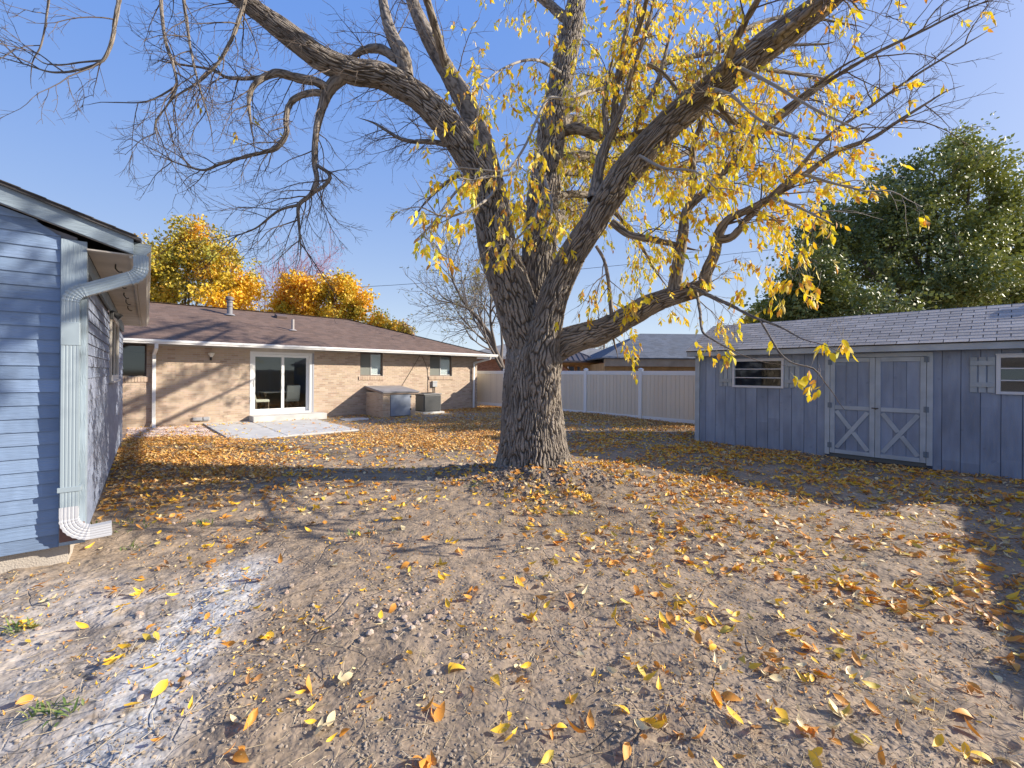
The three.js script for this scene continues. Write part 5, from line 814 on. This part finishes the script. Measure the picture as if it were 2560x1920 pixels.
// ---------------------------------------------------------------- litter on the ground
{
  seed = 9203;
  const lGeo = [leafGeo(1, 0.22, 0.4, 1.3, 0.7), leafGeo(1, 0.25, 0.25, -1.1, -0.5), leafGeo(1, 0.19, 0.65, 1.8, 1.1), leafGeo(1, 0.27, 0.25, 0.7, 0.4), leafGeo(1, 0.16, 0.9, 2.3, -1.0)].map((g) => g.translate(-0.5, 0, 0));
  const kinds = [
    { c: [0.88, 0.53, 0.03], name: 'yellow', label: 'bright yellow fallen leaf lying on the bare dirt in the foreground' },
    { c: [0.7, 0.3, 0.035], name: 'orange', label: 'orange brown fallen leaf curled up on the bare dirt' },
    { c: [0.78, 0.64, 0.36], name: 'cream', label: 'pale dry cream leaf lying on the bare dirt' },
    { c: [0.62, 0.46, 0.06], name: 'olive', label: 'olive yellow fallen leaf lying flat on the dirt' },
    { c: [0.45, 0.22, 0.07], name: 'brown', label: 'dark brown shrivelled leaf lying on the dirt' }];
  const gm = kinds.map((k) => leafM(...k.c, 0.6, 0.25)), heapC = [[0.72, 0.4, 0.09], [0.78, 0.49, 0.16], [0.6, 0.3, 0.07], [0.82, 0.58, 0.24], [0.46, 0.22, 0.07]], hm = heapC.map((c) => leafM(...c, 0.7, 0.2));
  const seg = (x, z, ax, az, bx_, bz) => { const dx = bx_ - ax, dz = bz - az, t = Math.min(1, Math.max(0, ((x - ax) * dx + (z - az) * dz) / (dx * dx + dz * dz))); return Math.hypot(x - ax - t * dx, z - az - t * dz); };
  const blocked = (x, z) => { // inside buildings
    const s = V(x - SO[0], 0, z - SO[2]).applyAxisAngle(V(0, 1, 0), -ST); if (s.x > -0.05 && s.z < 0.02 && s.z > -2.6 && s.x < 6.8) return true;
    const h = V(x - HO[0], 0, z - HO[2]).applyAxisAngle(V(0, 1, 0), -HT); if (h.z < 0.02 && h.x < 0) return true; if (h.x > -5.7 && h.x < -4.25 && h.z < 1.57) return true;
    const g = V(x + 3.59, 0, z + 3.7).applyAxisAngle(V(0, 1, 0), -0.6877); if (g.x < 0.0 && g.z < 0.0) return true; return Math.hypot(x - TREE.x, z - TREE.z) < 0.55; };
  const heap = (x, z) => { const n = 0.65 + 0.8 * noise(x * 0.8, z * 0.8, 50) + 0.4 * noise(x * 2.3, z * 2.3, 51);
    const a = sstep(2.9, 0.9, seg(x, z, -5.6, -6.4, -9.3, -10.6)) * sstep(-5.7, -6.7, z) * sstep(-12.2, -10.6, z);
    const a2 = sstep(1.0, 0.3, seg(x, z, -4.9, -5.4, -4.2, -5.5)) * 0.35;
    const b = sstep(2.7, 1.0, seg(x, z, -1.6, -11.2, -0.2, -13.5)) * 0.8 + 0.5 * sstep(2.2, 0.8, seg(x, z, -4.0, -12.6, -1.2, -16.5));
    const f = sstep(2.0, 0.5, seg(x, z, 5.2, -14.2, -1.8, -22)); const w = 0.55 * sstep(0.8, 0.1, seg(x, z, -13, -13.1, -2, -21.6)); const sh = 0.4 * sstep(0.6, 0.1, seg(x, z, 4.4, -10.7, 8.9, -5.6));
    return Math.max(0, Math.min(1, Math.max(a, a2, b, f, w, sh) * n * 1.3)); };
  const base = (x, z) => { const n = Math.max(0.1, 0.6 + 1.1 * noise(x * 1.1, z * 1.1, 60) + 0.8 * noise(x * 3.5, z * 3.5, 61)); let d = 70 + 105 * sstep(0.2, 2.4, x) * sstep(-1, -3, z) + 75 * sstep(-4, -6.5, z) + 60 * sstep(-7, -9, z) * sstep(0, 1, x); d *= 0.3 + 0.7 * sstep(-1.6, 0.8, x) + 0.3 * sstep(-3, -5, z) * sstep(0.4, -2.2, x); d += 45 * Math.exp(-((x - 0.5) ** 2 + (z + 5.9) ** 2) / 1.2); return d * n; };
  const sets = gm.map(() => []), hs = hm.map(() => []), nearL = [], E = new THREE.Euler(), Q = new THREE.Quaternion();
  const nrm = (x, z) => { const e = 0.04, y = gh(x, z); return V(-(gh(x + e, z) - y) / e, 1, -(gh(x, z + e) - y) / e).normalize(); };
  const patioY = (x, z) => { const h = V(x - HO[0], 0, z - HO[2]).applyAxisAngle(V(0, 1, 0), -HT); return h.x > -11.15 && h.x < -7.9 && h.z > 0.7 && h.z < 4.7 ? -0.085 : null; };
  const put = (x, z, s, lift, tilt) => { const py = patioY(x, z), y = py ?? gh(x, z); Q.setFromUnitVectors(V(0, 1, 0), py === null ? nrm(x, z) : V(0, 1, 0)); const q2 = new THREE.Quaternion().setFromEuler(E.set(rr(-tilt, tilt), rr(0, 6.283), rr(-tilt, tilt), 'YXZ')); Q.multiply(q2); return new THREE.Matrix4().compose(V(x, y + lift, z), Q.clone(), V(s, s, s)); };
  const step = 0.5;
  for (let z = -24; z < -0.9; z += step) for (let x = -14; x < 9.5; x += step) {
    if (Math.abs(x + 0.25) > -(z) * 1.28 + 1.2) continue;
    const h = heap(x + 0.25, z + 0.25), far = z < -11 ? 0.75 : 1;
    let n = (h * 820 * far + base(x + 0.25, z + 0.25) * (1 - h) * far) * step * step * (patioY(x, z) !== null ? 0.12 : 1); n = Math.floor(n + rnd());
    for (let i = 0; i < n; i++) {
      const px = x + rnd() * step, pz = z + rnd() * step; if (blocked(px, pz)) continue;
      const dist = Math.hypot(px, pz); if (h > 0.12 && rnd() < 0.9) { hs[Math.floor(rnd() * hm.length)].push(put(px, pz, rr(0.045, 0.085), 0.008 + h * rr(0, 0.05), 0.55)); continue; }
      const k = rnd(), right = px > 0.3, c = k < (right ? 0.27 : 0.3) ? 0 : k < 0.58 ? 1 : k < 0.77 ? 2 : k < 0.84 ? 3 : 4, m = put(px, pz, c === 4 ? rr(0.04, 0.07) : rr(0.05, 0.105), c === 3 || c === 2 ? 0.01 : 0.019, c === 1 || c === 4 ? 0.75 : 0.48);
      if (rnd() < 0.22) { const q = 1 + Math.floor(rnd() * 3), a0 = rr(0, 6.28); for (let j = 0; j < q; j++) { const a = a0 + j * rr(0.5, 1.1), r2 = rr(0.03, 0.06), m2 = put(px + Math.cos(a) * r2, pz + Math.sin(a) * r2, rr(0.05, 0.09), 0.02, 0.7); if (Math.hypot(px, pz) < 4.4 && pz < -1.6) nearL.push([dist, m2, c]); else sets[c].push(m2); } }
      if (dist < 4.4 && pz < -1.6) nearL.push([dist, m, c]); else sets[c].push(m);
    }
  }
  nearL.sort((a, b) => a[0] - b[0]);
  nearL.forEach(([d, m, c], i) => { if (i >= 300) { sets[c].push(m); return; } const o = solo('fallen_leaf', pick(lGeo), gm[c], kinds[c].label, 'leaf', `${kinds[c].name} leaves fallen on the foreground dirt`); o.applyMatrix4(m); });
  const add = (name, list, geo, mat, label) => { if (!list.length) return; const im = shadow(new THREE.InstancedMesh(geo, mat, list.length)); list.forEach((m, i) => im.setMatrixAt(i, m)); return im; };
  const g1 = thing('leaf_litter', 'scattered yellow and brown leaves spread over the bare yard', 'fallen leaves'); stuff(g1);
  sets.forEach((l, c) => [0, 1, 2].forEach((k) => { const im = add('', l.filter((_, i) => i % 3 === k), lGeo[(c + k * 2) % 5], gm[c]); if (im) { im.name = 'leaves'; g1.add(stuff(im)); } }));
  const g2 = thing('leaf_heap', 'thick drifts of tan dry leaves along the garage, house and fence', 'leaf pile'); stuff(g2);
  hs.forEach((l, c) => [0, 1].forEach((k) => { const im = add('', l.filter((_, i) => i % 2 === k), lGeo[(c + k * 2) % 5], hm[c]); if (im) { im.name = 'leaves'; g2.add(stuff(im)); } }));
  console.log('litter', sets.map((s) => s.length).join(), hs.map((s) => s.length).join(), nearL.length);
  // small stones
  const stoneGeo = [1, 2, 3, 4].map((k) => { const g = new THREE.IcosahedronGeometry(1, 1), p = g.attributes.position; for (let i = 0; i < p.count; i++) { const v = V(p.getX(i), p.getY(i), p.getZ(i)), s = 1 + 0.42 * noise(v.x * 1.3 + k * 5, v.y * 1.3, v.z * 1.3); p.setXYZ(i, v.x * s * 1.15, v.y * s * 0.72, v.z * s * 0.9); } g.computeVertexNormals(); return g; });
  const sm = [[0.43, 0.34, 0.275], [0.47, 0.39, 0.32], [0.36, 0.29, 0.235], [0.45, 0.325, 0.25]].map((c) => M(...c, 0.85, { bumpMap: fineBump, bumpScale: 0.002 }));
  const spots = []; for (const [x, y, n, r] of [[1010, 1530, 26, 0.2], [1060, 1580, 22, 0.18], [860, 1580, 14, 0.2], [760, 1600, 10, 0.25], [1050, 1500, 10, 0.15], [620, 1520, 8, 0.4], [480, 1360, 8, 0.6], [700, 1450, 10, 0.6], [900, 1450, 10, 0.5], [540, 1740, 10, 0.25], [380, 1780, 8, 0.2], [1150, 1650, 6, 0.3], [1350, 1600, 5, 0.5], [250, 1560, 8, 0.3], [80, 1560, 5, 0.3]]) { const a = (1.6) / ((y - 934) / 1110), cx = (x - 1280) / 1110 * a; for (let i = 0; i < n; i++) spots.push([cx + rr(-1, 1) * r, -a + rr(-1, 1) * r]); }
  for (const [x, z] of spots) { const s = Math.pow(rnd(), 2) * 0.015 + 0.009, o = solo('stone', pick(stoneGeo), pick(sm), 'small pinkish grey stone lying loose on the dirt', 'stone', 'loose stones on the foreground dirt'); o.position.set(x, gh(x, z) + s * 0.3, z); o.rotation.set(rr(-0.4, 0.4), rr(0, 6.28), rr(-0.4, 0.4)); o.scale.setScalar(s); }
  // crumbs of soil, gravel by the house, stalks
  const many = (name, label, cat, n, geo, mats, where, size, lift) => { const t = thing(name, label, cat); stuff(t); const ls = mats.map(() => []); for (let i = 0; i < n; i++) { const [x, z] = where(); if (blocked(x, z)) continue; const s = size(), m = new THREE.Matrix4().compose(V(x, gh(x, z) + s * lift, z), new THREE.Quaternion().setFromEuler(new THREE.Euler(rr(-0.5, 0.5), rr(0, 6.28), rr(-0.5, 0.5))), V(s, s, s)); ls[Math.floor(rnd() * mats.length)].push(m); } ls.forEach((l, k) => { const im = add('', l, Array.isArray(geo) ? geo[k % geo.length] : geo, mats[k]); im.name = 'pieces'; t.add(stuff(im)); }); };
  const inView = (a, b) => { const d = 1 / rr(1 / b, 1 / a), x = rr(-1.2, 1.2) * d; return [x, -d]; };
  many('soil_crumbs', 'dry clods and crumbs of soil on the bare ground', 'soil', 15000, stoneGeo.slice(0, 3), [[0.3, 0.243, 0.185], [0.27, 0.218, 0.165], [0.33, 0.272, 0.21]].map((c) => M(...c, 0.97)), () => { for (;;) { const p = inView(1.7, 8.5); if (noise(p[0] * 1.6, p[1] * 1.6, 70) + 0.5 * noise(p[0] * 5, p[1] * 5, 71) > rr(-0.5, 0.35)) return p; } }, () => 0.002 + 0.008 * Math.pow(rnd(), 3.5), 0.1);
  many('mound_clods', 'crumbly dark clods of dug soil round the foot of the big tree', 'soil', 2400, stoneGeo, [[0.2, 0.155, 0.12], [0.24, 0.19, 0.15], [0.16, 0.125, 0.1], [0.26, 0.21, 0.17]].map((c) => M(...c, 0.97)), () => { const a = rr(-0.4, 3.6), r = rr(0.5, 1.5) - 0.3 * rnd(); return [TREE.x + Math.cos(a) * r * 1.15, TREE.z + Math.sin(a) * r]; }, () => 0.008 + 0.034 * Math.pow(rnd(), 4), 0.0);
  many('gravel', 'strip of pinkish gravel along the house wall', 'gravel', 9000, stoneGeo.slice(0, 3), [[0.55, 0.42, 0.36], [0.5, 0.4, 0.36], [0.6, 0.5, 0.44]].map((c) => M(...c, 0.9)), () => { const p = hL(rr(-14.2, -11.25), 0, rr(0.05, 3.4)); return [p.x, p.z]; }, () => rr(0.012, 0.024), 0.2);
  many('leaf_bits', 'small torn bits of dry leaves peppered over the dirt', 'leaf bits', 13000, [lGeo[2], lGeo[4], lGeo[0], lGeo[4]], [[0.8, 0.6, 0.28], [0.76, 0.38, 0.06], [0.52, 0.25, 0.07], [0.86, 0.52, 0.04]].map((c) => leafM(...c, 0.7, 0.2)), () => { for (;;) { const d = 2 * Math.pow(6.5, Math.pow(rnd(), 0.8)), p = [rr(-1.2, 1.2) * d, -d]; if (0.3 + noise(p[0] * 1.3, p[1] * 1.3, 81) + 0.25 * sstep(-0.5, 2, p[0]) > rnd()) return p; } }, () => rr(0.014, 0.034), 0.15);
  const stalk = [0, 1, 2].map((k) => { const tw = new Twigs(); tw.add(wander(V(-0.5, 0, 0), V(1, 0.12, 0), 1, 6, 0.18, -0.03 - 0.02 * k), 0.011, 0.006, 3); return tw.geo(); });
  many('stalks', 'thin dry leaf stalks strewn over the dirt', 'stalks', 5200, stalk, [[0.55, 0.44, 0.27], [0.42, 0.3, 0.17], [0.6, 0.52, 0.38]].map((c) => M(...c, 0.8)), () => { for (;;) { const p = inView(1.7, 8); if (rnd() < 0.3 + 0.7 * sstep(-1.5, 1.5, p[0])) return p; } }, () => rr(0.05, 0.15), 0.06);
  // weeds
  const wg = [[0.1, 0.17, 0.03], [0.16, 0.22, 0.05], [0.25, 0.27, 0.08]].map((c) => leafM(...c, 0.6, 0.3));
  for (const [x, y, r, n, label] of [[270, 1330, 0.32, 70, 'straggly green weed patch on the dirt beside the downspout outlet'], [508, 1317, 0.12, 40, 'small green weed tuft on the dirt right of the downspout'], [150, 1795, 0.09, 40, 'green grass tuft on the pale crust at the bottom left'], [55, 1585, 0.08, 40, 'low green weed at the left edge of the dirt'], [330, 1375, 0.1, 24, 'sparse green weed sprouting beyond the downspout outlet'], [905, 1340, 0.1, 26, 'faint green weed in the middle of the open dirt'], [1190, 1225, 0.12, 30, 'small green weed at the left foot of the soil mound']]) {
    const d = 1.6 / ((y - 934) / 1110), cx = (x - 1280) / 1110 * d, list = [[], [], []], t = thing('weed_clump', label, 'weed', [cx, gh(cx, -d), -d]);
    for (let i = 0; i < n; i++) { const a = rr(0, 6.28), q = r * Math.sqrt(rnd()), px = Math.cos(a) * q * 1.2, pz = Math.sin(a) * q * 0.8, g = leafGeo(rr(0.035, 0.085), 0.006, 0.2, rr(-1.5, -0.3), 0.2, 3).rotateZ(rr(0.2, 1.3)).rotateY(rr(0, 6.28)).translate(px, gh(cx + px, -d + pz) - gh(cx, -d), pz); pick(list).push(g); }
    list.forEach((l, k) => l.length && stuff(part('blades', l, wg[k], t)));
  }
}
renderer.render(scene, camera);
